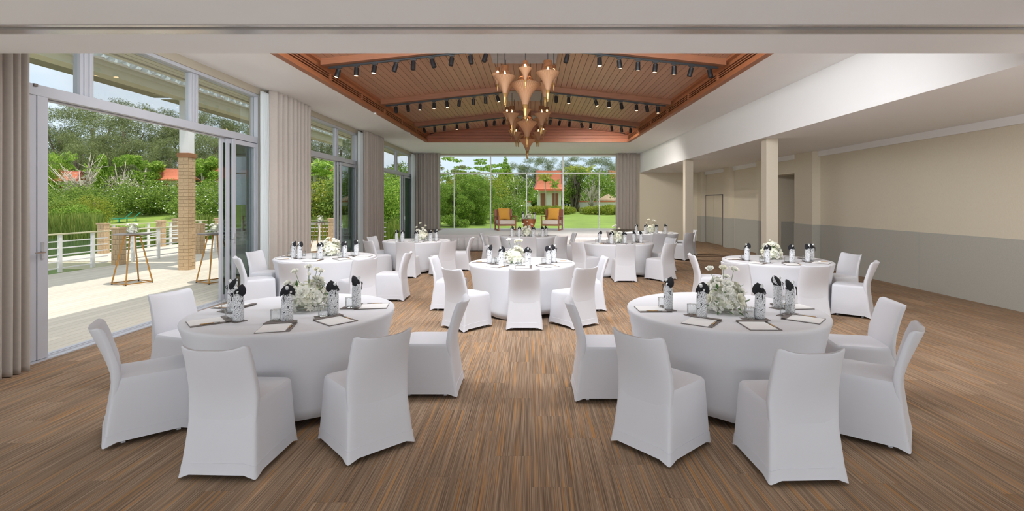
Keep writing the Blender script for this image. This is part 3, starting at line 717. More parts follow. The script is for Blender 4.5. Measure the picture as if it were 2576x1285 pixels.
def make_glass():
    t = thing('tumbler', 'x', 'glass', group='water glasses')
    MB().lathe([(.037, 0), (.040, .002), (.042, .09), (.0405, .09), (.0385, .014), (.001, .012)], 28, cap1=False).build('glass_body', M['bottleglass'], t, auto=40)
    MB().lathe([(.0405, .0885), (.0425, .0895), (.0425, .0915), (.0405, .092)], 28).build('rim', M['bottleglass'], t, smooth=True)
    m = MB()
    for k in range(10):
        a = 2*PI*k/10; m.lathe([(.001, .002), (.009, .006), (.007, .013), (.001, .016)], 6, (.026*math.cos(a), .026*math.sin(a), 0))
    m.build('cut_base', M['bottleglass'], t)
    return t
def make_pad():
    t = thing('writing_pad', 'x', 'writing pad', group='leather backed writing pads')    # inner edge at +Y, lower edge to sitter
    MB().box((-.120, -.140, 0), (.120, .140, .006)).build('backing_board', M['board'], t, bevel=.001)
    MB().box((-.113, -.137, .006), (.088, .108, .010)).build('paper_block', M['paper'], t)
    MB().box((-.120, .098, .010), (.120, .140, .016)).build('clip_strip', M['board'], t, bevel=.001)
    return t
def make_pen():
    t = thing('pen', 'x', 'pen', group='pens on the writing pads')
    t_ = MB().tube([(0, -.060, .005), (0, .030, .005)], .0045, 8).build('barrel', M['penw'], t, smooth=True)
    MB().tube([(0, -.072, .005), (0, -.060, .005)], [.0012, .0045], 8).build('tip', M['chrome'], t, smooth=True)
    MB().tube([(0, .030, .005), (0, .062, .005), (0, .068, .005)], [.0047, .0047, .0025], 8).box((-.0015, .02, .009), (.0015, .06, .011)).build('pen_cap', M['chrome'], t)
    return t
def make_coaster():
    return MB().box((-.105, -.05, 0), (.105, .05, .005)).build('coaster', M['board'], bevel=.001)
BP, GP, PP, NP2, CO = make_bottle(), make_glass(), make_pad(), make_pen(), make_coaster()
tag(CO, 'x', 'coaster', 'dark table coasters')
first = {}
def put(proto, x, y, z, rz, lab):
    if id(proto) not in first:
        first[id(proto)] = 1; proto.location = (x, y, z); proto.rotation_euler = (0, 0, rz); proto['label'] = lab; return proto
    return dup(proto, (x, y, z), rz, lab)
BT = {'T1': [(585, 786), (600, 808.5), (723, 809), (839, 794), (897, 775)],
 'T2': [(1680.6, 780), (1765.4, 800.4), (1912, 803), (1956, 775), (1988, 790)],
 'T3': [(739, 649.5), (754, 651), (805, 652.7), (867.6, 648.6), (896.5, 643.8)],
 'T4': [(1879.5, 656), (1930, 661.8), (1992.7, 661.4), (2032, 659.5), (2042, 657)],
 'T5': [(1231.8, 662.4), (1261, 668.5), (1328, 670.7), (1380, 665.7), (1393, 660.7)],
 'T6': [(998, 607.6), (1012, 608.8), (1048, 610), (1083, 608), (1097.5, 605.7)],
 'T7': [(1287.7, 594.8), (1306, 595.7), (1342.5, 597), (1365.6, 595), (1374, 593.8)],
 'T8': [(1509, 611), (1538, 613), (1572, 613), (1595, 609.5), (1612.6, 611)],
 'T9': [(1600.7, 586.7), (1624, 587.3), (1652, 587.3), (1675, 586.5)]}
GL = {'T1': [(569, 783), (580, 803.5), (694, 808.5), (812.8, 797), (880.5, 775)],
 'T2': [(1667, 775), (1741, 793.5), (1885.6, 803), (1970, 772), (1975, 794)],
 'T3': [(729, 647), (763, 645), (790.6, 651.5), (856, 649.5), (888, 643.5)],
 'T4': [(1871, 655), (1917, 662), (1980, 660), (2024, 657.5)],
 'T5': [(1243, 665), (1250.5, 662), (1307, 669), (1369, 664.6), (1384, 661)],
 'T6': [(1005, 606.2), (1038, 609), (1072, 607.5), (1090, 604.8)],
 'T7': [(1300, 594), (1334.5, 596.5), (1358, 594.5)],
 'T8': [(1502, 611.5), (1530, 612), (1561, 612.5), (1602, 609.8)],
 'T9': [(1617, 587), (1669, 586)]}
ZT = .7545
for k, (tx, ty, wd) in TB.items():
    near = k in ('T1', 'T2', 'T3', 'T4', 'T5')
    for i, (px, py) in enumerate(BT[k]):
        x, y, z = WP(px, py, ZT); a = math.atan2(y-ty, x-tx)
        if k in ('T3', 'T6', 'T7', 'T8', 'T9', 'T4'): pass
        put(BP, x, y, ZT+.005, a+PI/2, 'black hooded bottle, %s on the %s' % (ordr(i, len(BT[k])), wd))
        # coaster under bottle and glass
        g = min(GL[k], key=lambda q: abs(q[0]-px)+2*abs(q[1]-py)); gx, gy, _ = WP(g[0], g[1], ZT)
        if math.hypot(gx-x, gy-y) < .17: cx, cy, ca = (x+gx)/2, (y+gy)/2, math.atan2(y-gy, x-gx)
        else: cx, cy, ca = x, y, a+PI/2
        put(CO, cx, cy, ZT, ca, 'coaster under bottle %s, %s' % (ordr(i, len(BT[k])), wd))
    for i, (px, py) in enumerate(GL[k]):
        x, y, z = WP(px, py, ZT)
        put(GP, x, y, ZT+.005, .3*i, 'water glass, %s on the %s' % (ordr(i, len(GL[k])), wd))
    # writing pads before each seat
    seats = sorted([(tx+math.cos(R_(c[0])))/(ty+math.sin(R_(c[0]))) for c in CH[k]]); cs = sorted(CH[k], key=lambda c: (tx+math.cos(R_(c[0])))/(ty+math.sin(R_(c[0]))))
    for i, c in enumerate(cs):
        a = R_(c[0]+(5 if k in ('T1', 'T2') else 0)); rr = .65
        x, y = tx+rr*math.cos(a), ty+rr*math.sin(a); rz = a+PI/2+random.uniform(-.08, .08)
        put(PP, x, y, ZT, rz, 'writing pad, %s on the %s' % (ordr(i, len(cs)), wd))
        if near or k == 'T8':
            o = Vector((.098, -.01, .006)); o.rotate(Matrix.Rotation(rz, 4, 'Z'))
            put(NP2, x+o.x, y+o.y, ZT+.0063, rz+random.uniform(-.08, .08), 'pen on pad %s, %s' % (ordr(i, len(cs)), wd))

# ================================================================== flowers
def petal_quads(mb, r, h, a, tilt, w_, curl):
    # one curved petal as a 2x3 grid
    pts = []
    for j in range(4):
        v = j/3
        for i in range(3):
            u = i-1; ww = w_*math.sin(PI*(.25+.62*v))
            rad = r*(.35+.65*v)+curl*v*v; z = h*v-abs(u)*.12*h*v-curl*.5*v*v
            x, y = rad, u*ww; x -= abs(u)*.25*ww
            pts.append((x*math.cos(a)-y*math.sin(a), x*math.sin(a)+y*math.cos(a), z))
    i0 = len(mb.v); mb.v += pts
    for j in range(3):
        for i in range(2): q = i0+j*3+i; mb.f.append((q, q+1, q+4, q+3))
def rose_mesh(name, m, layers=4):
    mb = MB()
    for L in range(layers):
        f = L/(layers-1) if layers > 1 else 1; k = 3+L
        for j in range(k): petal_quads(mb, .004+.018*f, .034-.010*f, 2*PI*j/k+L*.7, 0, .010+.012*f, .010*f*f+.001)
    mb.lathe([(.001, -.004), (.008, 0), (.009, .010), (.006, .026), (.001, .030)], 8)
    return mb.mesh(name, m, True)
def star_mesh(name, m, k=6, r=.016):
    mb = MB()
    for j in range(k): 
        a = 2*PI*j/k; c, s = math.cos(a), math.sin(a)
        def P(x, y, z): return (x*c-y*s, x*s+y*c, z)
        mb.quad(P(.001, 0, 0), P(r*.55, -r*.28, .006), P(r, 0, .004), P(r*.55, r*.28, .006))
    mb.lathe([(.003, 0), (.003, .005), (.001, .007)], 5)
    return mb.mesh(name, m, True)
def bud_mesh():
    return MB().lathe([(.003, 0), (.011, .006), (.013, .018), (.009, .030), (.003, .034)], 8).mesh('bud', M['petal2'], True)
def leaf_mesh():
    mb = MB(); mb.quad((0, 0, 0), (.008, .014, .002), (.0, .045, -.004), (-.008, .014, .002)); return mb.mesh('leaf', M['leaf'])
RO = [rose_mesh('rose', M['petal']), rose_mesh('rose', M['petal2'])]; ST = [star_mesh('blossom', M['petal']), star_mesh('blossom', M['petal'], 8, .014), star_mesh('blossom', M['petal2'], 5, .02)]; BU = bud_mesh(); LF = leaf_mesh()
def bouquet(label, loc, Rr, hh, talls, nb, nr, nl, seed, grp='white flower centrepieces'):
    rnd = random.Random(seed); t = thing('flower_arrangement', label, 'flowers', loc, 0, grp)
    MB().lathe([(Rr*.5, 0), (Rr*.62, .01), (Rr*.6, .05), (Rr*.45, .055)], 24).build('glass_bowl', M['bottleglass'], t, smooth=True)
    MB().lathe([(Rr*.4, .02), (Rr*.68, .05), (Rr*.74, hh*.45), (Rr*.62, hh*.72), (Rr*.3, hh*.88), (.01, hh*.9)], 14).build('greenery_core', M['core'], t)
    def surf(lo=-.1, hi=1.0):
        a = rnd.uniform(0, 2*PI); e = math.asin(rnd.uniform(lo, hi)); d = Vector((math.cos(a)*math.cos(e), math.sin(a)*math.cos(e), math.sin(e)))
        return Vector((d.x*Rr, d.y*Rr, .045+max(-.02, d.z*(hh-.045)))), d
    def orient(d): return d.to_track_quat('Z', 'Y').to_euler()
    for i in range(nb):
        p, d = surf(-.15, .95); s = rnd.uniform(1.0, 1.9)
        obj('blossom', rnd.choice(ST), t, p*rnd.uniform(.92, 1.0), orient(d), (s, s, s))
    for i in range(nr):
        a = 2*PI*i/nr+rnd.uniform(-.3, .3); e = rnd.uniform(.25, 1.15); d = Vector((math.cos(a)*math.cos(e), math.sin(a)*math.cos(e), math.sin(e)))
        p = Vector((d.x*Rr*.92, d.y*Rr*.92, .05+d.z*(hh-.03))); s = rnd.uniform(1.3, 1.9)
        obj('rose', rnd.choice(RO), t, p, orient(d), (s, s, s))
    for i in range(nl):
        p, d = surf(-.2, .8); s = rnd.uniform(1.1, 2.0); q = (d+Vector((rnd.uniform(-.5, .5), rnd.uniform(-.5, .5), rnd.uniform(-.4, .3)))).to_track_quat('Y', 'Z').to_euler()
        obj('leaf', LF, t, p*1.03, q, (s, s, s))
    for (dx, dz, kind) in talls:
        dy = rnd.uniform(-.03, .05); top = Vector((dx, dy, dz)); base = Vector((dx*.35, dy*.3, hh*.6))
        st = MB().tube([base, (base+top)/2+Vector((dx*.06, 0, .01)), top], .0022, 5).build('stem', M['stem'], t)
        for q in range(2):
            f = rnd.uniform(.3, .8); obj('leaf', LF, st, base.lerp(top, f), (rnd.uniform(-.5, .8), 0, rnd.uniform(0, 6)), (.7, .7, .7))
        d = Vector((dx*2.2, -.35, 1)).normalized(); s = rnd.uniform(1.05, 1.35)
        if kind == 'r': obj('rose', rnd.choice(RO), st, top, orient(d), (s, s, s))
        else: obj('bud', BU, st, top, orient(d), (1.1, 1.1, 1.1))
    return t
FL = {'T1': ((775, 776), .175, .25, [(-.13, .32, 'r'), (-.01, .36, 'r'), (.07, .34, 'r'), (.12, .33, 'r'), (.11, .25, 'b'), (-.17, .22, 'r'), (.02, .30, 'b')]),
 'T2': ((1822, 782), .175, .25, [(-.12, .36, 'r'), (-.02, .37, 'r'), (.10, .35, 'r'), (.02, .29, 'r'), (-.05, .25, 'r')]),
 'T3': ((833, 643), .16, .27, [(-.04, .30, 'r'), (.05, .29, 'r'), (-.09, .26, 'r'), (.1, .25, 'r')]),
 'T4': ((1940, 652), .155, .25, [(-.02, .30, 'b'), (.12, .22, 'b'), (.02, .27, 'r')]),
 'T5': ((1295, 662), .155, .25, [(-.09, .36, 'r'), (.09, .35, 'r'), (.0, .31, 'b'), (.03, .34, 'r'), (.06, .27, 'b')]),
 'T6': ((1060, 604), .17, .26, [(-.13, .32, 'r'), (-.03, .42, 'r'), (.1, .36, 'r'), (.04, .30, 'r')]),
 'T7': ((1326, 593.7), .15, .25, [(-.11, .33, 'r'), (.0, .40, 'b'), (.02, .30, 'b'), (.13, .32, 'r')]),
 'T8': ((1555, 611), .15, .27, [(-.10, .38, 'r'), (-.06, .40, 'r'), (.02, .33, 'r'), (-.16, .27, 'r')]),
 'T9': ((1638, 586.2), .17, .25, [(-.09, .42, 'r'), (.08, .39, 'r'), (.14, .37, 'b'), (-.15, .33, 'b')])}
for i, (k, (p, Rr, hh, talls)) in enumerate(FL.items()):
    x, y, z = WP(p[0], p[1], ZT); near = k in ('T1', 'T2')
    bouquet('low bouquet of white roses on the '+TB[k][2], (x, y, ZT), Rr, hh, talls, 220 if near else 90, 13 if near else 10, 42 if near else 20, 20+i)
bouquet('round white bouquet on the drum table on the stage', (DX, DY, DT), .13, .2, [(-.02, .3, 'r'), (.05, .24, 'r')], 40, 7, 16, 50)
for s, nm in ((-1, 'left'), (1, 'right')):
    dup(BP, (DX+s*.235, DY-.02, DT), 0, 'bottle in printed sleeve with black hood at the %s of the stage bouquet' % nm)
    dup(GP, (DX+s*.165, DY-.10, DT), 0, 'clear water glass at the %s of the stage bouquet' % nm)

# ================================================================== pendants and spotlights
def make_pendant(Rr, up, down, z_ceiling_rel):
    """origin at rim centre"""
    t = thing('rattan_pendant', 'x', 'pendant lamp', group='rattan pendant lamps')
    U, D_ = up*Rr, down*Rr
    pu = [(.35, 1), (.335, .82), (.34, .62), (.42, .38), (.58, .20), (.80, .07), (1.0, 0)]
    m = MB(); nr = 30
    for j in range(nr):
        a = 2*PI*j/nr; m.tube([(Rr*r*math.cos(a), Rr*r*math.sin(a), U*z) for r, z in pu], Rr*.016, 4)
    for r, z in pu[:4]+[(.37, .5), (.335, .72), (.342, .92), (.49, .29)]: m.tube([(Rr*r*math.cos(2*PI*j/24), Rr*r*math.sin(2*PI*j/24), U*z) for j in range(25)], Rr*.02, 4)
    m.build('upper_ribs', M['rattand'], t)
    MB().lathe([(.34*Rr, U), (.325*Rr, U*.82), (.33*Rr, U*.62), (.36*Rr, U*.5)], 28, cap0=True, cap1=False).build('upper_weave', M['rattand'], t, smooth=True)
    MB().lathe([(1.0*Rr, 0), (.90*Rr, -.04*D_), (.74*Rr, -.11*D_), (.56*Rr, -.20*D_), (.42*Rr, -.30*D_), (.30*Rr, -.42*D_), (.21*Rr, -.54*D_), (.18*Rr, -.58*D_)], 40, cap0=False, cap1=False).build('lower_shade', M['rattan'], t, smooth=True)
    MB().tube([(Rr*1.0*math.cos(2*PI*j/40), Rr*1.0*math.sin(2*PI*j/40), 0) for j in range(41)], Rr*.025, 6).build('rim', M['rattan'], t, smooth=True)
    MB().lathe([(.18*Rr, -.58*D_), (.13*Rr, -.74*D_), (.10*Rr, -.88*D_), (.10*Rr, -.93*D_), (.06*Rr, -.94*D_), (.09*Rr, -.965*D_), (.02*Rr, -1.0*D_)], 16).build('tip', M['brass'], t, smooth=True)
    MB().tube([(0, 0, U), (0, 0, z_ceiling_rel)], .006, 6).build('cord', M['black'], t)
    MB().lathe([(.006, -.03), (.018, -.01), (.022, .02), (.012, .055), (.010, .075)], 12, (0, 0, Rr*.16)).build('bulb', M['bulb'], t, smooth=True)
    return t
PZ = 4.50
# (px rim, py rim, rim width px, up, down, depth offset)
PD = [(1321.5, 211.7, 78, .95, 2.28, 0), (1270, 193, 54, 1.0, 2.67, -.35), (1378, 183.4, 60, 1.0, 2.45, -.45), (1272, 211.7, 48, 1.0, 2.4, .45), (1371, 211.7, 46, 1.0, 2.5, .45),
      (1252, 187, 30, 1.1, 2.9, 0), (1393, 182, 32, 1.1, 2.9, 0), (1321.5, 172, 34, 1.1, 2.9, -.7)]
PD2 = [(1326, 307.5, 55.6, .95, 2.28, 0), (1288, 286.5, 38, 1.0, 2.6, -.35), (1363, 286.5, 39, 1.0, 2.6, -.35), (1294, 300, 34, 1.0, 2.4, .45), (1359.5, 299.5, 34, 1.0, 2.4, .45),
       (1275.5, 282.5, 24, 1.1, 2.7, 0), (1376, 282.5, 24, 1.1, 2.7, 0), (1325, 275.5, 24, 1.1, 2.9, -.6)]
PD3 = [(1326.5, 351.3, 43.6, .95, 2.28, 0), (1298.5, 333, 29, 1.0, 2.5, -.35), (1354.5, 333, 29, 1.0, 2.5, -.35), (1304, 340, 26, 1.0, 2.3, .45), (1350.5, 340, 26, 1.0, 2.3, .45),
       (1286.5, 328, 17, 1.1, 2.9, 0), (1367, 328, 17, 1.1, 2.9, 0)]
for ci, (lst, D0, cn) in enumerate(((PD, 9.35, 'nearest'), (PD2, 13.1, 'middle'), (PD3, 16.6, 'farthest'))):
    order = sorted(range(len(lst)), key=lambda i: lst[i][0]-.001*i)
    for i, (px, py, wpx, up, dn, dd) in enumerate(lst):
        D = D0+dd; x, y, z = WD(px, py, D); Rr = wpx/2*D/F
        size = 'large' if i == 0 else ('small' if i >= 5 else 'medium')
        nm = ['large central', 'medium left front', 'medium right front', 'medium left back', 'medium right back', 'small outer left', 'small outer right', 'small central front'][i]
        t = make_pendant(Rr, up, dn, max(.3, PZ-z)); t.location = (x, y, z); t['label'] = '%s rattan pendant of the %s lamp cluster' % (nm, cn)
        if i == 0: light('pendant_glow', 'POINT', (x, y, z+Rr*.6), 3, (1, .72, .48), shadow_soft_size=.03)
def make_spot(lit):
    t = thing('track_spotlight', 'x', 'spotlight', group='black spotlights on the ceiling tracks')     # origin at the track joint; head hangs, tilts about X
    MB().box((-.05, -.012, -.012), (.05, .012, .012)).build('track_adapter', M['black'], t)
    MB().tube([(0, 0, 0), (0, 0, -.035)], .008, 8).build('joint', M['black'], t)
    h = MB().lathe([(.030, .0), (.0405, -.008), (.0405, -.055), (.0425, -.06), (.0425, -.150), (.038, -.155)], 20, cap1=False).build('head', M['black'], t, auto=35)
    h.location = (0, 0, -.03)
    MB().lathe([(.036, -.148), (.030, -.146), (.001, -.144)], 20).build('lens', M['lamp'] if lit else M['dark'], h)
    return t
SPL, SPD = make_spot(True), make_spot(False); sfirst = {}
S1 = [(852.7,168,1),(897,164,1),(943,160,1),(997,155,0),(1040,150,0),(1086,144,0),(1137,138,0),(1183,134,0),(1223,130,0),(1428,130,0),(1508,137,1),(1557,143,1),(1605,150,1),(1649,156,1),(1696,162,1),(1740,168,0),(1784,174,0)]
S2 = [(995.5,268,0),(1026,265,0),(1057,262,1),(1092,256,1),(1123.5,252,1),(1156,247,0),(1192,243,1),(1221.6,239,0),(1250,235,1),(1399,238,0),(1430.5,241,1),(1497,248.5,1),(1531.6,252,1),(1562,257,0),(1600.8,262,1),(1626,265,0),(1655,268.5,1)]
S3 = [(1066,319,0),(1093,316,0),(1118.5,314,0),(1149.6,310,1),(1175,307,0),(1222,301,0),(1244,298,0),(1269,296,0),(1385.6,297,0),(1408.6,299,0),(1433,302,0),(1461.6,305,0),(1486,308,1),(1538,313,0),(1563,317,1),(1586,320,0)]
for S, yb, bn in ((S1, 8.85, 'nearest'), (S2, 12.31, 'middle'), (S3, 15.81, 'farthest')):
    for half in (0, 1):
        L = [q for q in S if (q[0] > 1330) == bool(half)]
        for i, (px, py, lit) in enumerate(L):
            x = (px-VX)*yb/F; xe = abs((CX1-.12 if x > CC else CX0+.12)-CC); z = 4.475-(4.475-4.10)*abs(x-CC)/xe-.035
            pr = SPL if lit else SPD
            lab = '%s black spotlight, %s on the %s half of the %s ceiling beam' % ('lit' if lit else 'dark', ordr(i, len(L)), 'right' if half else 'left', bn)
            if id(pr) not in sfirst: sfirst[id(pr)] = 1; o = pr
            else: o = dup(pr)
            o['label'] = lab; o.location = (x, yb, z); tilt = 0 if lit and i % 2 else random.choice((-.35, -.15, .1, .25, 0))
            for ch in o.children:
                if ch.name.startswith('head'): ch.rotation_euler = (random.uniform(-.25, .1), tilt, 0)
            if lit and i % 2 == 0:
                light('spot_beam', 'SPOT', (x, yb-.02, z-.20), (85 if yb < 10 else 85 if yb < 14 else 420), (1, .96, .91), aim=(x*.9, yb+(.8 if yb < 10 else -.3), 0) if yb < 14 else (x*1.25, 18.8, 0), spot_size=R_(150 if yb > 14 else 130), spot_blend=1, shadow_soft_size=.04)
# small white ceiling sensors
for k, (px, py) in enumerate(((977, 285.5), (1068.5, 341))):
    y = 12.2 if k == 0 else 15.6; x = CX0-.03; 
    o = MB().lathe([(.03, 0), (.03, -.02), (.02, -.03)], 14).build('ceiling_sensor', M['white'], smooth=True, loc=(x, y, CZ-.03)); tag(o, 'small white sensor on the coffer edge, %s' % ('nearer one' if k == 0 else 'farther one'), 'sensor', 'coffer sensors')
# ================================================================== outside: ground, water
def height(x, y):
    shore = 27+.45*(-x-9) if x < -9 else 22.8
    s = min(1, max(0, (x+12)/7)); d = y-shore
    a = -1.5 if d < 0 else -1.05+min(d*.11, 2.1)
    b = .16+min(max(y-23, 0)*.026, .95) if y > 22.7 else -1.5
    return (1-s)*a+s*b
gx = np.concatenate([np.arange(-150, -40, 6), np.arange(-40, 40, 1.5), np.arange(40, 90, 6)]); gy = np.concatenate([np.arange(22.72, 60, 1.2), np.arange(60, 200, 7)])
mb = MB(); nx, ny = len(gx), len(gy)
mb.v = [(float(x), float(y), height(x, y)) for y in gy for x in gx]
mb.f = [(j*nx+i, j*nx+i+1, (j+1)*nx+i+1, (j+1)*nx+i) for j in range(ny-1) for i in range(nx-1)]
struct(mb.build('ground', M['lawn'], smooth=True))
struct(MB().quad((-150, -30, -1.0), (-5.4, -30, -1.0), (-5.4, 60, -1.0), (-150, 60, -1.0)).build('pond', M['water']))
# ---------------- deck
dk = struct(MB().box((-11.6, -6, -.22), (LW-.2, 23.0, -.03)).box((-14.7, 14.6, -.22), (-11.6, 23, -.03)).build('deck', M['olive']))
mb2 = MB(); BWd = .15; boards = []
x = LW-.2
while x > -14.65:
    y0 = -5.5+(.7 if int(x/BWd) % 2 else 0)
    while y0 < 22.9:
        a, b_ = y0, min(y0+2.8, 22.95)
        if x-BWd < -11.6 and a < 14.7: a = 14.7
        if b_-a > .1: boards.append((x-BWd, a, x, b_))
        y0 += 2.8
    x -= BWd
boards.sort(key=lambda q: (not (q[3] > 5.2 and q[1] < 20 and (q[0]/max(q[3], 1)) > -1.15), q[1]))
bc = {}
for q in boards[:290]:
    key = round(q[3]-q[1], 3)
    if key not in bc: bc[key] = MB().box((.003, .002, -.03), (BWd-.003, q[3]-q[1]-.002, 0)).mesh('deck_board', M['deck'])
    obj('deck_board', bc[key], dk, (q[0], q[1], 0))
for q in boards[290:]: mb2.box((q[0]+.003, q[1]+.002, -.03), (q[2]-.003, q[3]-.002, 0))
tag(mb2.build('deck_boards', M['deck'], dk), None, None, kind='stuff')
# lower concrete face of the jetty
MB().box((-11.62, 14.6, -.5), (-11.5, 15, -.22)).build('jetty_edge', M['hwall'], dk)
# ---------------- brick posts and column
def bricks(par, w_, d_, z0, z1, rh, nw):
    cache = {}
    z = z0; r = 0
    while z+rh <= z1+.001:
        L = w_/nw
        for side in range(4):
            ww = w_ if side % 2 == 0 else d_
            xs_ = [-ww/2]; o = (r % 2)*.5
            c = -ww/2+(L*(.5 if r % 2 else 1))
            while c < ww/2-.01: xs_.append(c); c += L
            xs_.append(ww/2)
            for a, b_ in zip(xs_[:-1], xs_[1:]):
                key = (side % 2, round(b_-a, 3))
                if key not in cache: cache[key] = MB().box((.003, 0, .003), (b_-a-.003, .014, rh-.004)).mesh('brick', M['brick'])
                dd = (d_ if side % 2 == 0 else w_)/2
                ang = side*PI/2; m = Matrix.Rotation(ang, 4, 'Z') @ Vector((a, -dd-.012, z))
                obj('brick', cache[key], par, m, (0, 0, ang))
        z += rh; r += 1
col_ = thing('brick_column', 'tall sand brick column with white upper part standing on the deck', 'column', (-8.84, 12.85, 0))
MB().box((-.125, -.125, 0), (.125, .125, 2.86)).build('core', M['mortar'], col_)
bricks(col_, .25, .25, 0, 2.86, .0894, 1)
MB().box((-.155, -.155, 2.86), (.155, .155, 2.98)).build('capital_band', M['brown'], col_, bevel=.01)
MB().box((-.115, -.115, 2.98), (.115, .115, 4.32)).build('upper_shaft', M['white'], col_)
PST = [(299, 665, 13.9, .22), (260, 637, 17.0, .22), (405, 618, 19.7, .22), (443, 608, 21.8, .2), (503, 637, 17.0, .2), (550, 605, 22.6, .2), (836, 603, 22.4, .26)]
for i, (px, py, D, w_) in enumerate(PST):
    x = (px-VX)*D/F
    p = thing('brick_post', 'short sand brick railing post, %s along the deck edge' % ordr(i if px != 260 else i, len(PST)), 'post', (x, D, 0), 0, 'brick posts of the deck railing')
    MB().box((-w_/2, -w_/2, 0), (w_/2, w_/2, .98)).build('core', M['mortar'], p)
    bricks(p, w_, w_, 0, .98, .14, 2)
    MB().box((-w_/2-.03, -w_/2-.03, .98), (w_/2+.03, w_/2+.03, 1.03)).build('cap_stone', M['brick'], p, bevel=.008)
order = sorted(range(len(PST)), key=lambda i: PST[i][0])
pp = [o for o in bpy.data.objects if o.name.startswith('brick_post')]
for r, i in enumerate(order): pp[i]['label'] = 'short sand brick railing post, %s of the row in view' % ordr(r, len(PST))
# ---------------- railings
def railing(p, q, npost, label, nr=5):
    t = thing('railing', label, 'railing', (p[0], p[1], 0), 0, 'white deck railings')
    v = Vector((q[0]-p[0], q[1]-p[1], 0)); L = v.length; d = v/L; up = Vector((0, 0, 1))
    MB().bar(up*.94, v+up*.94, .09, .035).build('handrail', M['olive'], t, bevel=.006)
    for k in range(nr):
        z = .10+.165*k; MB().bar(up*z, v+up*z, .022, .028).build('rail', M['white'], t)
    for k in range(npost):
        c = d*(L*(k+.5)/npost) if npost > 1 else d*L/2
        MB().bar(c, c+up*.93, .05, .09, up=tuple(d)).build('baluster_post', M['white'], t, bevel=.004)
    return t
railing((-11.6, 4.5), (-11.6, 13.7), 10, 'long white railing along the pond side of the deck, nearest one')
railing((-11.6, 14.1), (-11.45, 16.85), 3, 'white railing beyond the nearest brick post, in front of the jetty')
railing((-14.6, 17.1), (-14.6, 19.5), 3, 'white railing on the outer left side of the jetty')
railing((-14.6, 19.8), (-14.5, 22.4), 3, 'white railing on the far left side of the jetty')
railing((-14.3, 22.5), (-9.1, 22.5), 6, 'white railing along the far end of the deck')
railing((-8.7, 22.3), (-7.6, 22.3), 2, 'short white railing right of the brick post seen through the second door')
railing((-6.9, 19.3), (-5.6, 19.3), 2, 'white railing outside the third glass door')
railing((-11.2, 17.2), (-11.0, 22.3), 5, 'white railing between the jetty and the deck', 5)
# ---------------- outer beam, canopy, eaves
bm_ = thing('canopy_beam', 'cream beam carried by the brick column above the deck', 'beam', (-8.84, 4, 0))
MB().box((-.16, 0, 4.32), (.16, 19, 4.60)).build('beam_body', M['olive'], bm_)
MB().box((.10, 0, 4.60), (.30, 19, 4.74)).build('gutter', M['white'], bm_)
aw = thing('awning', 'folded canvas awning with a silvery zigzag valance over the deck', 'awning', (-8.84, 4, 0))
n = 240; rs = []
for zz, ph in ((4.60, 0), (4.66, 1), (4.72, 2), (4.75, 3)):
    rs.append([(.34+.03*math.sin(i*1.7+ph), 19*i/n, zz+(-.035*abs(((i/3) % 2)-1) if ph == 0 else 0)) for i in range(n+1)])
MB().rings(rs, False, False, closed=False).build('valance', M['valance'], aw, solid=.01)
for y0, y1 in ((.0, 4.5), (4.7, 9.8), (10.05, 14.5), (14.8, 19)):
    MB().box((-1.55, y0, 4.60), (-.16, y1, 4.62)).build('canvas_panel', M['awning'], aw)
    MB().bar((-.16, y1-.3, 4.44), (-1.2, y1-.5, 4.60), .03, .03).build('stay', M['olive'], aw)
ev = struct(MB().box((-5.95, -6, 3.84), (LW-.1, BW, 3.90)).box((-6.02, -6, 3.80), (-5.93, BW, 3.98)).build('eave', M['olive']))
for k in range(4): MB().box((-5.92+.13*k, -6, 3.825), (-5.81+.13*k, BW, 3.84)).build('soffit_slat', M['olive'], ev)
struct(MB().box((-5.95, -7, 3.98), (RW+3, BW+.6, 4.05)).box((-5.95, -7, 4.05), (CX0-.1, BW+.6, 4.9)).box((CX0-.1, -7, AP+.14), (RW+3, BW+.6, AP+.2)).build('roof', M['hwall'])) if False else None
struct(MB().box((-5.6, -7, AP+.16), (RW+2.6, BW+.5, AP+.24)).box((-5.6, -7, 4.03), (-5.5, BW+.3, AP+.2)).box((-5.6, BW+.2, 3.9), (RW+2.6, BW+.4, AP+.2)).box((RW+2.5, -7, -.1), (RW+2.6, BW+.4, AP+.2)).build('roof', M['bulk']))

# ---------------- high tables
def make_high():
    t = thing('high_table', 'x', 'cocktail table', group='high tables on the deck')
    MB().lathe([(.31, 1.035), (.325, 1.04), (.325, 1.055), (.31, 1.06)], 36).build('tabletop', M['board'], t, auto=40)
    for sx in (-1, 1):
        for sy in (-1, 1):
            MB().bar((sx*.25, sy*.25, .03), (sx*.09, sy*.09, 1.035), .022, .022).build('leg', M['gold'], t)
            MB().lathe([(.018, 0), (.012, .02)], 10, (sx*.25, sy*.25, 0)).build('foot', M['black'], t)
        MB().bar((sx*.25, -.25, .03), (sx*.25, .25, .03), .02, .02).build('base_bar', M['gold'], t)
        MB().bar((-.25, sx*.25, .03), (.25, sx*.25, .03), .02, .02).build('base_bar', M['gold'], t)
        MB().bar((-.09, sx*.09, 1.02), (.09, sx*.09, 1.02), .02, .02).build('top_bar', M['gold'], t)
    return t
ht = make_high()
for i, (px, D, w_) in enumerate(((333, 10.6, 'left of the brick column'), (541, 10.8, 'right of the brick column'), (806, 17.3, 'seen through the second glass door'))):
    x = (px-VX)*D/F; o = ht if i == 0 else dup(ht)
    o.location = (x, D, 0); o.rotation_euler = (0, 0, R_((66, 60, 50)[i])); o['label'] = 'brass framed high table '+w_
    bouquet('white bouquet on the high table '+w_, (x, D, 1.061), .10, .17, [], 42, 3, 8, 80+i, 'small white bouquets on the deck')

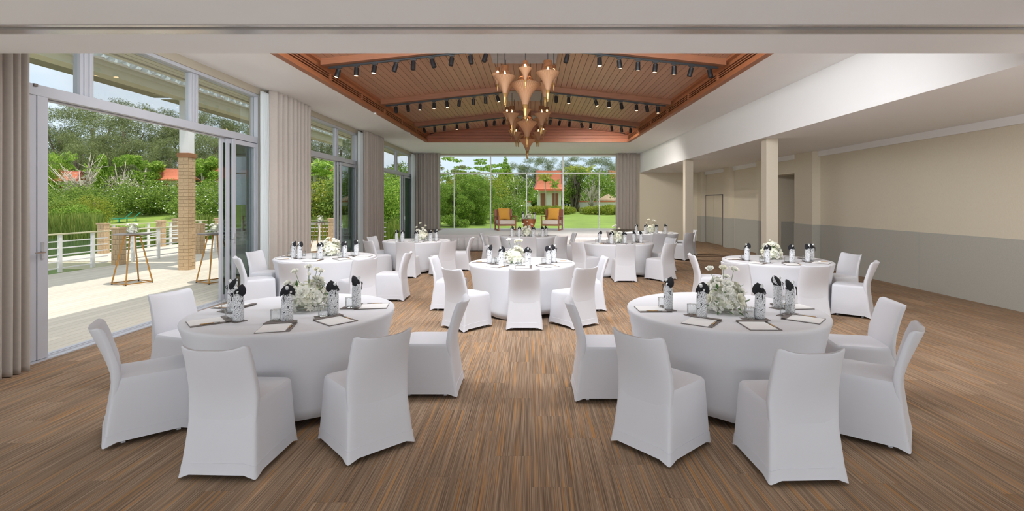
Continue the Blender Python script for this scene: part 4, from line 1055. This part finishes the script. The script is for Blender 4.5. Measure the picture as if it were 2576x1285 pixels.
# ================================================================== vegetation
def cloud(name, blobs, n, size, m, aspect=.5, droop=0, seed=0, shell=.45, jit=1):
    rng = np.random.default_rng(seed); vol = np.array([b[3]*b[4]*b[5] for b in blobs])**.66; vol /= vol.sum()
    idx = rng.choice(len(blobs), n, p=vol); B = np.array(blobs)[idx]
    d = rng.normal(size=(n, 3)); d /= np.linalg.norm(d, axis=1)[:, None]; r = rng.uniform(shell, 1.02, n)**.6
    P = B[:, :3]+d*B[:, 3:6]*r[:, None]
    u = rng.normal(size=(n, 3)); u[:, 2] -= droop*2; u += d*.6; u /= np.linalg.norm(u, axis=1)[:, None]
    v = np.cross(u, rng.normal(size=(n, 3))); v /= np.linalg.norm(v, axis=1)[:, None]
    s = size*rng.uniform(.6, 1.4, n)[:, None]*jit
    V = np.stack([P-u*s, P+v*s*aspect, P+u*s, P-v*s*aspect], 1).reshape(-1, 3)
    me = bpy.data.meshes.new(name); me.vertices.add(4*n); me.vertices.foreach_set('co', V.astype(np.float32).ravel())
    me.loops.add(4*n); me.loops.foreach_set('vertex_index', np.arange(4*n, dtype=np.int32)); me.polygons.add(n)
    me.polygons.foreach_set('loop_start', np.arange(0, 4*n, 4, dtype=np.int32)); me.polygons.foreach_set('loop_total', np.full(n, 4, dtype=np.int32))
    me.materials.append(m); me.update(); me.validate(); return me
def blobs_dome(k, seed, flat=1.0, spread=.42, r=.30, z0=.1):
    rnd = random.Random(seed); out = []
    for i in range(k):
        a = rnd.uniform(0, 2*PI); q = rnd.uniform(0, 1)**.5*spread; z = z0+rnd.uniform(0, 1)**.8*(.9-z0-r*.6)*(1-(q/spread)**2*.45)
        rr = r*rnd.uniform(.6, 1.1); out.append((q*math.cos(a), q*math.sin(a), z+rr*.3, rr, rr, rr*.8*flat))
    return out
VEG = {}
def plant(kind, parts):      # prototype: list of (part name, mesh)
    VEG[kind] = parts
def tree(name, kind, label, cat, group, px, pyb, pyt, D, wscale=1, rz=0):
    x = (px-VX)*D/F; zb = height(x, D)-.05; zt = H-(pyt-VY)*D/F; h = zt-zb
    t = thing(name, label, cat, (x, D, zb), rz, group, sc=(h*wscale, h*wscale, h))
    for pn, me in VEG[kind]: obj(pn, me, t)
    return t
def trunk(path_list, m='bark', n=6):
    mb = MB()
    for path, r0, r1 in path_list:
        k = len(path); mb.tube(path, [r0+(r1-r0)*i/(k-1) for i in range(k)], n)
    return mb.mesh('trunk', M[m], True)
st_tr = trunk([([(0, 0, -.1), (.01, 0, .3), (.0, .01, .7)], .03, .012), ([(0, 0, .25), (.15, .05, .55)], .015, .006), ([(0, 0, .3), (-.16, .03, .6)], .015, .006), ([(0, 0, .4), (.03, -.14, .7)], .012, .005)])
# soft casuarinas: many drooping plumes
def casu(seed):
    rnd = random.Random(seed); b = []
    for i in range(46):
        z = rnd.uniform(.16, .95); q = .30*(1-abs(z-.5)*1.0)*rnd.uniform(.2, 1); a = rnd.uniform(0, 2*PI); r = rnd.uniform(.06, .12)*(1.25-z*.5)
        b.append((q*math.cos(a), q*math.sin(a), z, r, r, r*.9))
    return b
for s in (0, 1, 2):
    plant('casu%d' % s, [('trunk', st_tr), ('foliage', cloud('foliage', casu(30+s), 26000, .0125, M['lf_dark'], .13, .5, 40+s, .15))])
plant('bush', [('trunk', st_tr), ('foliage', cloud('foliage', blobs_dome(26, 3), 9000, .019, M['lf_mid'], .5, .1, 4))])
plant('bushw', [('trunk', st_tr), ('foliage', cloud('foliage', blobs_dome(26, 5), 8000, .020, M['lf_mid'], .55, .1, 6)), ('blossoms', cloud('blossoms', blobs_dome(26, 5), 330, .013, M['petal'], 1, 0, 7, .95))])
plant('bushy', [('trunk', st_tr), ('foliage', cloud('foliage', blobs_dome(30, 8), 10000, .016, M['lf_yel'], .5, .1, 9))])
plant('bushb', [('trunk', st_tr), ('foliage', cloud('foliage', blobs_dome(30, 10), 12000, .017, M['lf_bri'], .5, .1, 11))])
# big drooping tree close to the rear window: layered weeping sprays
rnd = random.Random(5); wb = []
for i in range(90):
    a = rnd.uniform(0, 2*PI); q = rnd.uniform(.05, .48); z = rnd.uniform(.08, .93)*(1-.25*(q/.48)**3); wb.append((q*math.cos(a), q*math.sin(a), z, .09, .09, .075))
plant('weep', [('trunk', st_tr), ('foliage', cloud('foliage', wb, 30000, .012, M['lf_mid'], .38, .5, 12, .25)), ('bright_shoots', cloud('bright_shoots', wb, 12000, .011, M['lf_bri'], .4, .4, 13, .85))])
plant('cone', [('trunk', st_tr), ('foliage', cloud('foliage', [(0, 0, .15+.8*i/12, .30*(1-i/13), .30*(1-i/13), .09) for i in range(13)], 9000, .018, M['lf_bri'], .5, .2, 14))])
plant('airy', [('trunk', st_tr), ('foliage', cloud('foliage', [(rnd.uniform(-.5, .5), rnd.uniform(-.3, .3), rnd.uniform(.4, .95), .1, .1, .035) for i in range(26)], 2600, .020, M['lf_olive'], .4, .2, 15))])
plant('tiers', [('trunk', st_tr), ('foliage', cloud('foliage', [(rnd.uniform(-.45, .45), rnd.uniform(-.3, .3), .35+.6*rnd.random(), .11, .11, .022) for i in range(44)], 5200, .016, M['lf_bri'], .6, 0, 16))])
plant('shrub', [('foliage', cloud('foliage', [(rnd.uniform(-.4, .4), rnd.uniform(-.3, .3), .25, .22, .22, .28) for i in range(8)], 1500, .09, M['lf_yel'], .16, -.6, 17))])
def tuft(seed):
    rnd = random.Random(seed); b = [(rnd.uniform(-.24, .24), rnd.uniform(-.2, .2), rnd.uniform(.45, .9), .12, .12, .09) for i in range(12)]
    tr_ = trunk([([(0, 0, -.05), (.03, 0, .3), (.10, 0, .75)], .03, .014), ([(.03, 0, .3), (-.14, .02, .7)], .02, .01), ([(0, 0, .15), (.22, 0, .55), (.25, 0, .7)], .018, .008)], 'barkw')
    return [('trunk', tr_), ('foliage', cloud('foliage', b, 4200, .022, M['lf_bri'], .5, .1, seed))]
plant('tuft', tuft(21)); plant('tuft2', tuft(24))
rnd = random.Random(9); paths = []
for i in range(46):
    a = rnd.uniform(0, 2*PI); l = rnd.uniform(.25, .6); el = rnd.uniform(.35, 1.3); b0 = Vector((0, 0, rnd.uniform(.1, .45)))
    d = Vector((math.cos(a)*math.cos(el), math.sin(a)*math.cos(el), math.sin(el))); p1 = b0+d*l*.6; p2 = p1+(d+Vector((0, 0, .5))).normalized()*l*.45
    paths.append(([b0, p1, p2], .010, .003))
    for q in range(2):
        p3 = p1+Vector((rnd.uniform(-.12, .12), rnd.uniform(-.12, .12), rnd.uniform(.03, .16))); paths.append(([p1, p3], .005, .002))
plant('dead', [('branches', trunk([([(0, 0, -.1), (0, 0, .5)], .035, .015)]+paths, 'barkw', 4))])
def palm(seed, m):
    rnd = random.Random(seed); mb = MB()
    for i in range(16):
        a = 2*PI*i/16+rnd.uniform(-.2, .2); el = rnd.uniform(.1, 1.2); L = .42
        for k in range(14):
            f = k/14; r = L*f; z = .70+math.sin(el)*r-.75*r*r*1.3; x, y = r*math.cos(el*.6)*math.cos(a), r*math.cos(el*.6)*math.sin(a)
            for s in (-1, 1):
                w_ = .11*math.sin(PI*(.12+.85*f)); px_, py_ = -math.sin(a)*s, math.cos(a)*s
                mb.quad((x, y, z), (x+px_*w_+math.cos(a)*.035, y+py_*w_+math.sin(a)*.035, z-.035), (x+px_*w_*.9+math.cos(a)*.05, y+py_*w_*.9+math.sin(a)*.05, z-.045), (x+math.cos(a)*.018, y+math.sin(a)*.018, z))
    return [('fronds', mb.mesh('fronds', m)), ('trunk', trunk([([(0, 0, -.1), (.02, 0, .4), (0, 0, .72)], .022, .014)], 'barkw'))]
plant('palm', palm(3, M['lf_bri'])); plant('palm2', palm(6, M['lf_yel']))
rnd = random.Random(2)
ban = [([(rnd.uniform(-.16, .16), rnd.uniform(-.14, .14), -.02), (rnd.uniform(-.14, .14), rnd.uniform(-.14, .14), .35), (rnd.uniform(-.22, .22), rnd.uniform(-.2, .2), .85)], rnd.uniform(.006, .028), .006) for i in range(60)]
plant('banyan', [('trunk', trunk(ban, 'bark', 5)), ('foliage', cloud('foliage', [(rnd.uniform(-.26, .26), rnd.uniform(-.2, .2), rnd.uniform(.3, .9), .1, .1, .12) for i in range(22)], 6000, .018, M['lf_mid'], .5, .3, 18))])
pl_paths = []
for i in range(18):
    a = rnd.uniform(0, 2*PI); q = rnd.uniform(.12, .35); pl_paths.append(([(0, 0, .25), (q*.5*math.cos(a), q*.5*math.sin(a), .5), (q*math.cos(a), q*math.sin(a), rnd.uniform(.6, .9))], .014, .006))
plant('plum', [('trunk', trunk([([(.03, 0, -.03), (0, 0, .3)], .03, .02)]+pl_paths, 'barkw', 5)), ('foliage', cloud('foliage', blobs_dome(20, 31, 1, .4, .2, .4), 3600, .026, M['lf_mid'], .35, 0, 32)), ('blossoms', cloud('blossoms', blobs_dome(20, 31, 1, .4, .2, .4), 150, .015, M['petal'], 1, 0, 33, .95))])
G1 = 'tall grey green trees beyond the pond'
labs = ['at the far left', 'above the dead tree', 'between the two pruned trees', 'left of the brick column', 'behind the white top of the column', 'right of the brick column', 'above the orange roofs', 'by the first curtain']
for i, (px, pt, D) in enumerate(((150, 262, 92), (235, 238, 98), (315, 250, 90), (395, 268, 94), (470, 262, 98), (545, 285, 92), (610, 300, 96), (665, 310, 92))):
    tree('casuarina', 'casu%d' % (i % 3), 'tall feathery dark tree '+labs[i], 'tree', G1, px, 500, pt, D, 1.15, i*1.3)
for i, (px, pt, D, l) in enumerate(((190, 330, 80, 'lower, behind the small red roofs'), (430, 345, 82, 'lower, behind the middle orange roof'), (345, 350, 84, 'lower, behind the pruned trees'), (580, 345, 80, 'lower, behind the right orange roof'), (270, 335, 86, 'lower, behind the dead branches'), (510, 340, 84, 'lower, just right of the column'))):
    tree('casuarina', 'casu%d' % ((i+1) % 3), 'feathery grey green tree, '+l, 'tree', G1, px, 510, pt, D, 1.25, i*2.1+1)
for i, (px, pt) in enumerate(((770, 300), (810, 292), (860, 315), (890, 325))):
    tree('casuarina', 'casu%d' % (i % 3), 'tall dark tree seen through the second door, '+ordr(i, 4), 'tree', 'tall trees behind the second door', px, 500, pt, 75, 1.0, i)
for i, (px, pt) in enumerate(((1345, 392), (1395, 398), (1440, 392), (1490, 396), (1535, 390), (1575, 396), (1300, 410))):
    tree('casuarina', 'casu%d' % (i % 3), 'hazy blue green tree behind the rear garden, '+ordr(i, 7), 'tree', 'hazy trees behind the rear garden', px, 500, pt, 110, 1.3, i*1.7)
T = tree
T('pruned_tree', 'tuft', 'pruned tree with a green tuft left of the pair beyond the pond', 'tree', None, 268, 460, 384, 64, .6)
T('pruned_tree', 'tuft2', 'pruned tree with bright green tufts right of the pair beyond the pond', 'tree', None, 352, 465, 386, 64, .95, 1)
T('pruned_tree', 'tuft', 'small pruned tree just right of the brick column', 'tree', None, 512, 465, 388, 64, .9, 2)
T('dead_tree', 'dead', 'leafless tree with many pale branches beyond the pond', 'tree', None, 205, 470, 376, 58, 1.0)
T('dead_tree', 'dead', 'smaller leafless tree between the pruned trees', 'tree', None, 306, 470, 398, 60, .9, 2)
T('palm_tree', 'palm', 'slim young palm at the far left beyond the pond', 'palm', None, 158, 460, 362, 62, .45)
T('palm_tree', 'palm', 'short palm in front of the dead tree', 'palm', None, 232, 460, 396, 61, .35, 1)
T('tree', 'bushb', 'round bright green tree at the far left beyond the pond', 'tree', None, 125, 475, 370, 60, .5)
for i, (px, pb, pt, D, k, ws, l) in enumerate(((150, 560, 452, 52, 'bushw', 1.0, 'flowering bush at the far left under the red roofs'), (215, 555, 460, 51, 'bush', 1.2, 'green bush below the dead tree'), (300, 545, 448, 58, 'bushw', 1.3, 'white flowering bush under the first pruned tree'),
        (365, 545, 440, 56, 'bushw', 1.2, 'white flowering bush under the second pruned tree'), (425, 545, 446, 55, 'bushw', 1.2, 'white flowering bush just left of the brick column'), (515, 550, 446, 52, 'bushw', 1.3, 'white flowering bush right of the brick column'), (570, 552, 440, 50, 'bushw', 1.2, 'white flowering bush beside the first sliding door'),
        (625, 556, 430, 48, 'bushw', 1.2, 'white flowering bush seen through the tinted glass'), (238, 560, 476, 46, 'bushy', .9, 'yellow green bush in front of the flowering ones'), (200, 575, 490, 45, 'bushy', 1.1, 'yellow green bush on the pond bank'), (150, 580, 494, 44, 'bush', 1.3, 'low green bush at the far left of the pond bank'),
        (190, 582, 505, 43, 'bushb', 1.2, 'bright green bush on the pond bank'), (110, 575, 470, 46, 'bush', 1.2, 'dark green bush next to the window jamb'))):
    T('bush', k, l, 'bush', 'bushes beyond the pond', px, pb, pt, D, ws, i*1.1)
T('bush', 'bushy', 'large yellow green bush behind the second door', 'bush', None, 785, 556, 420, 33, 1.15, .5)
T('bush', 'bush', 'dark green bush at the right of the second door', 'bush', None, 843, 556, 446, 36, 1.0, 2)
T('bush', 'bushw', 'white flowering bush behind the second door', 'bush', None, 848, 550, 440, 34.5, .8, 1)
T('bush', 'bush', 'dark bush seen through the tinted leaf of the second door', 'bush', None, 885, 560, 420, 33, 1.0, 3)
T('palm_tree', 'palm', 'palm with arching fronds behind the second door', 'palm', None, 790, 490, 372, 44, 1.1)
T('palm_tree', 'palm', 'second palm right of the first behind the second door', 'palm', None, 848, 490, 388, 43, 1.1, 1)
T('bush', 'bushb', 'big bright green bush behind the third door', 'bush', None, 978, 566, 432, 29, .95, 1)
T('tree', 'bush', 'green tree above the bright bush behind the third door', 'tree', None, 1008, 520, 402, 42, 1.0)
T('tree', 'airy', 'thin treetop seen high in the third door', 'tree', None, 962, 500, 398, 44, 1.0)
T('weeping_tree', 'weep', 'large drooping green tree filling the left of the rear window', 'tree', None, 1150, 590, 428, 30, 1.10, .4)
T('weeping_tree', 'weep', 'drooping green tree right of the largest one behind the rear window', 'tree', None, 1208, 588, 436, 32, .75, 2)
T('tree', 'bushy', 'yellow green tree behind the drooping trees, left', 'tree', None, 1160, 540, 406, 38, .9, 1)
T('tree', 'bushy', 'yellow green tree behind the drooping trees, right', 'tree', None, 1222, 540, 412, 37, .9, 2)
T('tree', 'airy', 'thin reddish olive treetop at the upper left of the rear window', 'tree', None, 1128, 500, 402, 40, .8)
T('tree', 'tiers', 'tree with flat leaf layers at the top of the rear window', 'tree', None, 1195, 500, 390, 42, 1.0)
T('tree', 'cone', 'pointed green tree behind the centre of the rear window', 'tree', None, 1272, 520, 394, 50, 1.1)
T('tree', 'bushy', 'yellow green tree at the foot of the pointed tree', 'tree', None, 1268, 520, 412, 46, .8, 3)
T('frangipani', 'plum', 'white flowering frangipani tree left of the orange roof', 'tree', None, 1300, 528, 434, 40, 1.0)
T('bush', 'bushw', 'low white flowering bush behind the left armchair', 'bush', None, 1284, 530, 484, 35, 1.2)
T('banyan_tree', 'banyan', 'dark many stemmed tree right of the orange roofed house', 'tree', None, 1446, 530, 424, 50, .85)
for i, px in enumerate((1300, 1340, 1385, 1430, 1475, 1520, 1560)):
    T('bush', 'bush', 'dark bush far behind the houses of the rear garden, '+ordr(i, 7), 'bush', 'bushes far behind the rear garden', px, 520, 478, 74, 2.4, i)
T('palm_tree', 'palm2', 'palm crown above the dark many stemmed tree', 'palm', None, 1458, 480, 398, 52, .9)
T('frangipani', 'plum', 'bare branched frangipani near the right of the rear window', 'tree', None, 1502, 528, 416, 48, .8, 1)
T('dead_tree', 'dead', 'white branched tree beside the rear boundary wall', 'tree', None, 1488, 528, 440, 47, .8, 1)
T('tree', 'bush', 'green tree partly in front of the right orange roof', 'tree', None, 1540, 500, 424, 56, .6)
T('palm_tree', 'palm2', 'slim palm before the orange roof', 'palm', None, 1372, 500, 420, 52, .5)
T('palm_tree', 'palm', 'second slim palm before the orange roof', 'palm', None, 1396, 500, 440, 51, .4, 1)
sp_ = [(1338, 512), (1352, 508), (1367, 506), (1382, 509), (1397, 507), (1412, 509), (1426, 512), (1478, 512), (1496, 508), (1512, 510), (1530, 504), (1546, 500)]
for i, (px, pt) in enumerate(sp_):
    T('ornamental_shrub', 'shrub', 'spiky yellow green shrub by the rear boundary wall, %s' % (['first', 'second', 'third', 'fourth', 'fifth', 'sixth', 'seventh', 'eighth', 'ninth', 'tenth', 'eleventh', 'twelfth'][i]+' from the left'), 'shrub', 'spiky shrubs along the rear wall', px, 530, pt-8, 46-(i % 3), 1.3, i)
# reeds along the shore
rng = np.random.default_rng(3); n = 34000
rx = rng.uniform(-60, -6.5, n); dy = rng.uniform(-1.2, 3.0, n)**1.0; ry = np.where(rx < -9, 27+.45*(-rx-9), 24.6)+dy
rx2 = rng.uniform(-14, -5, n//5); ry2 = rng.uniform(23.4, 27, n//5); rx = np.concatenate([rx, rx2]); ry = np.concatenate([ry, ry2]); n = len(rx)
hh = rng.uniform(.8, 1.9, n); hh[-len(rx2):] *= .85; q_ = rx/ry; hh = np.where((q_ > -.86) & (q_ < -.70), hh*.5, hh)
lean = rng.normal(0, .12, (n, 2)); wv = .009+.0004*ry
P0 = np.stack([rx-wv, ry, np.full(n, -1.1)], 1); P1 = np.stack([rx+wv, ry, np.full(n, -1.1)], 1)
P2 = np.stack([rx+lean[:, 0]*hh+wv*.5, ry+lean[:, 1]*hh, -1.1+hh], 1); P3 = np.stack([rx+lean[:, 0]*hh*1.2, ry+lean[:, 1]*hh, -1.1+hh*1.12], 1)
V = np.stack([P0, P1, P2, P3], 1).reshape(-1, 3)
me = bpy.data.meshes.new('reeds'); me.vertices.add(4*n); me.vertices.foreach_set('co', V.astype(np.float32).ravel()); me.loops.add(4*n); me.loops.foreach_set('vertex_index', np.arange(4*n, dtype=np.int32))
me.polygons.add(n); me.polygons.foreach_set('loop_start', np.arange(0, 4*n, 4, dtype=np.int32)); me.polygons.foreach_set('loop_total', np.full(n, 4, dtype=np.int32)); me.materials.append(M['lf_reed']); me.update()
tag(obj('reeds', me), 'tall green reeds growing along the pond bank', 'reeds', kind='stuff')

# ---------------- houses, wall, parasol, loungers
def house(label, px, py_eave, py_ridge, wpx, D, rz=0):
    x = (px-VX)*D/F; ze = H-(py_eave-VY)*D/F; zr = H-(py_ridge-VY)*D/F; w_ = wpx*D/F; g = height(x, D); dp = w_*.7
    t = thing('house', label, 'house', (x, D, 0), rz, 'orange roofed houses')
    MB().box((-w_*.40, -dp*.3, g-.5), (w_*.40, dp*.3, ze+.1)).build('wall', M['hwall'], t)
    for s in (-.2, .2): MB().box((w_*s-w_*.09, -dp*.3-.05, g+.2), (w_*s+w_*.09, -dp*.3, ze-.5)).build('shutter', M['teak'], t)
    # two-pitch concave roof
    rows = []
    prof = [(.52, 0), (.40, .10), (.27, .30), (.14, .62), (0.02, 1.0)]
    for s in (-1, 1):
        rs = []
        for f, hz in prof:
            hw = w_*(.50-.08*min(1, hz*3)); rs.append([(-hw, s*dp*f, ze+(zr-ze)*hz), (hw, s*dp*f, ze+(zr-ze)*hz)])
        MB().rings(rs, False, False, closed=False).build('roof_slope', M['roofr'], t, solid=.15)
        for e in (-1, 1): MB().tube([(q[0 if e < 0 else 1][0]*1.01, q[0][1], q[0][2]+.08) for q in rs], w_*.018, 6).build('verge_trim', M['ridge'], t)
    hw = w_*.42
    for e in (-1, 1):
        MB().quad((e*hw, -dp*.27, ze+(zr-ze)*.3), (e*hw, dp*.27, ze+(zr-ze)*.3), (e*hw, 0, zr)).build('gable', M['ridge'], t, solid=.05)
        MB().tube([(e*hw, 0, zr), (e*hw*1.06, 0, zr+.5*w_*.05), (e*hw*1.08, 0, zr+w_*.06)], [w_*.02, w_*.012, w_*.004], 6).build('finial', M['ridge'], t)
    MB().tube([(-hw*1.03, 0, zr+.05), (0, 0, zr), (hw*1.03, 0, zr+.05)], w_*.02, 6).build('ridge_cap', M['ridge'], t)
    MB().box((-w_*.54, -dp*.60, ze-(zr-ze)*.12), (w_*.54, -dp*.45, ze-(zr-ze)*.04)).build('lower_eave', M['roofr'], t)
    return t
house('orange roofed house behind the right armchair in the rear garden', 1381, 476, 430, 74, 58, .0)
house('orange roofed house at the right edge of the rear window', 1556, 470, 430, 60, 64, .2)
house('small red roofed house at the far left beyond the pond', 176, 454, 431, 62, 61, .1)
house('low red roofed house behind the far left one', 150, 446, 428, 60, 66, 0)
house('orange roofed house just left of the brick column', 445, 452, 425, 76, 66, 0)
house('orange roofed house just right of the brick column', 566, 455, 421, 78, 66, 0)
house('orange roofed house seen in the tinted glass', 625, 450, 428, 60, 76, 0)
house('small orange roof behind the second door', 848, 440, 418, 40, 70, 0)
D = 50; xa, xb = (1295-VX)*D/F, (1335-VX)*D/F; xc, xd = (1462-VX)*D/F, (1560-VX)*D/F
for nm, a, b_ in (('left', xa-.8, xb), ('right', xc-.6, xd+1)):
    wt = thing('garden_wall', 'white garden wall with an orange coping, %s part behind the lawn' % nm, 'wall', (a, D, height(a, D)), 0, 'white garden walls')
    MB().box((0, 0, -.3), (b_-a, .2, .95)).build('wall_body', M['hwall'], wt); MB().box((-.05, -.08, .95), (b_-a+.05, .28, 1.08)).build('coping', M['roofr'], wt)
x = (1530-VX)*52/F
um = thing('thatched_parasol', 'thatched parasol behind the rear garden wall', 'parasol', (x, 52, height(x, 52)))
MB().lathe([(1.15, 1.05), (1.1, 1.15), (.5, 1.5), (.05, 1.75)], 18, cap0=True).build('canopy', M['thatch'], um); MB().lathe([(.04, 0), (.04, 1.3)], 8).build('pole', M['teak'], um)
for i, (px, lab) in enumerate(((303, 'left'), (326, 'right'))):
    D = 49; x = (px-VX)*D/F; z = height(x, D)
    t = thing('sun_lounger', 'teal sun lounger on the far pond bank, %s of two' % lab, 'lounger', (x, D, z), R_(35), 'teal sun loungers')
    MB().bar((-.9, 0, .35), (.3, 0, .35), .62, .06).build('seat', M['teal'], t); MB().bar((.3, 0, .35), (.85, 0, .95), .62, .06).build('backrest', M['teal'], t)
    for a in (-.8, .5):
        for s in (-.26, .26): MB().bar((a, s, 0), (a, s, .34), .05, .05).build('leg', M['teal'], t)
x = (828-VX)*36/F
u = MB().box((-.4, -.3, 0), (.4, .3, .7)).box((-.44, -.34, .7), (.44, .34, .76)).build('utility_box', M['teal'], loc=(x, 36, height(x, 36)), bevel=.02)
tag(u, 'small green utility box on the bank behind the second door', 'utility box')
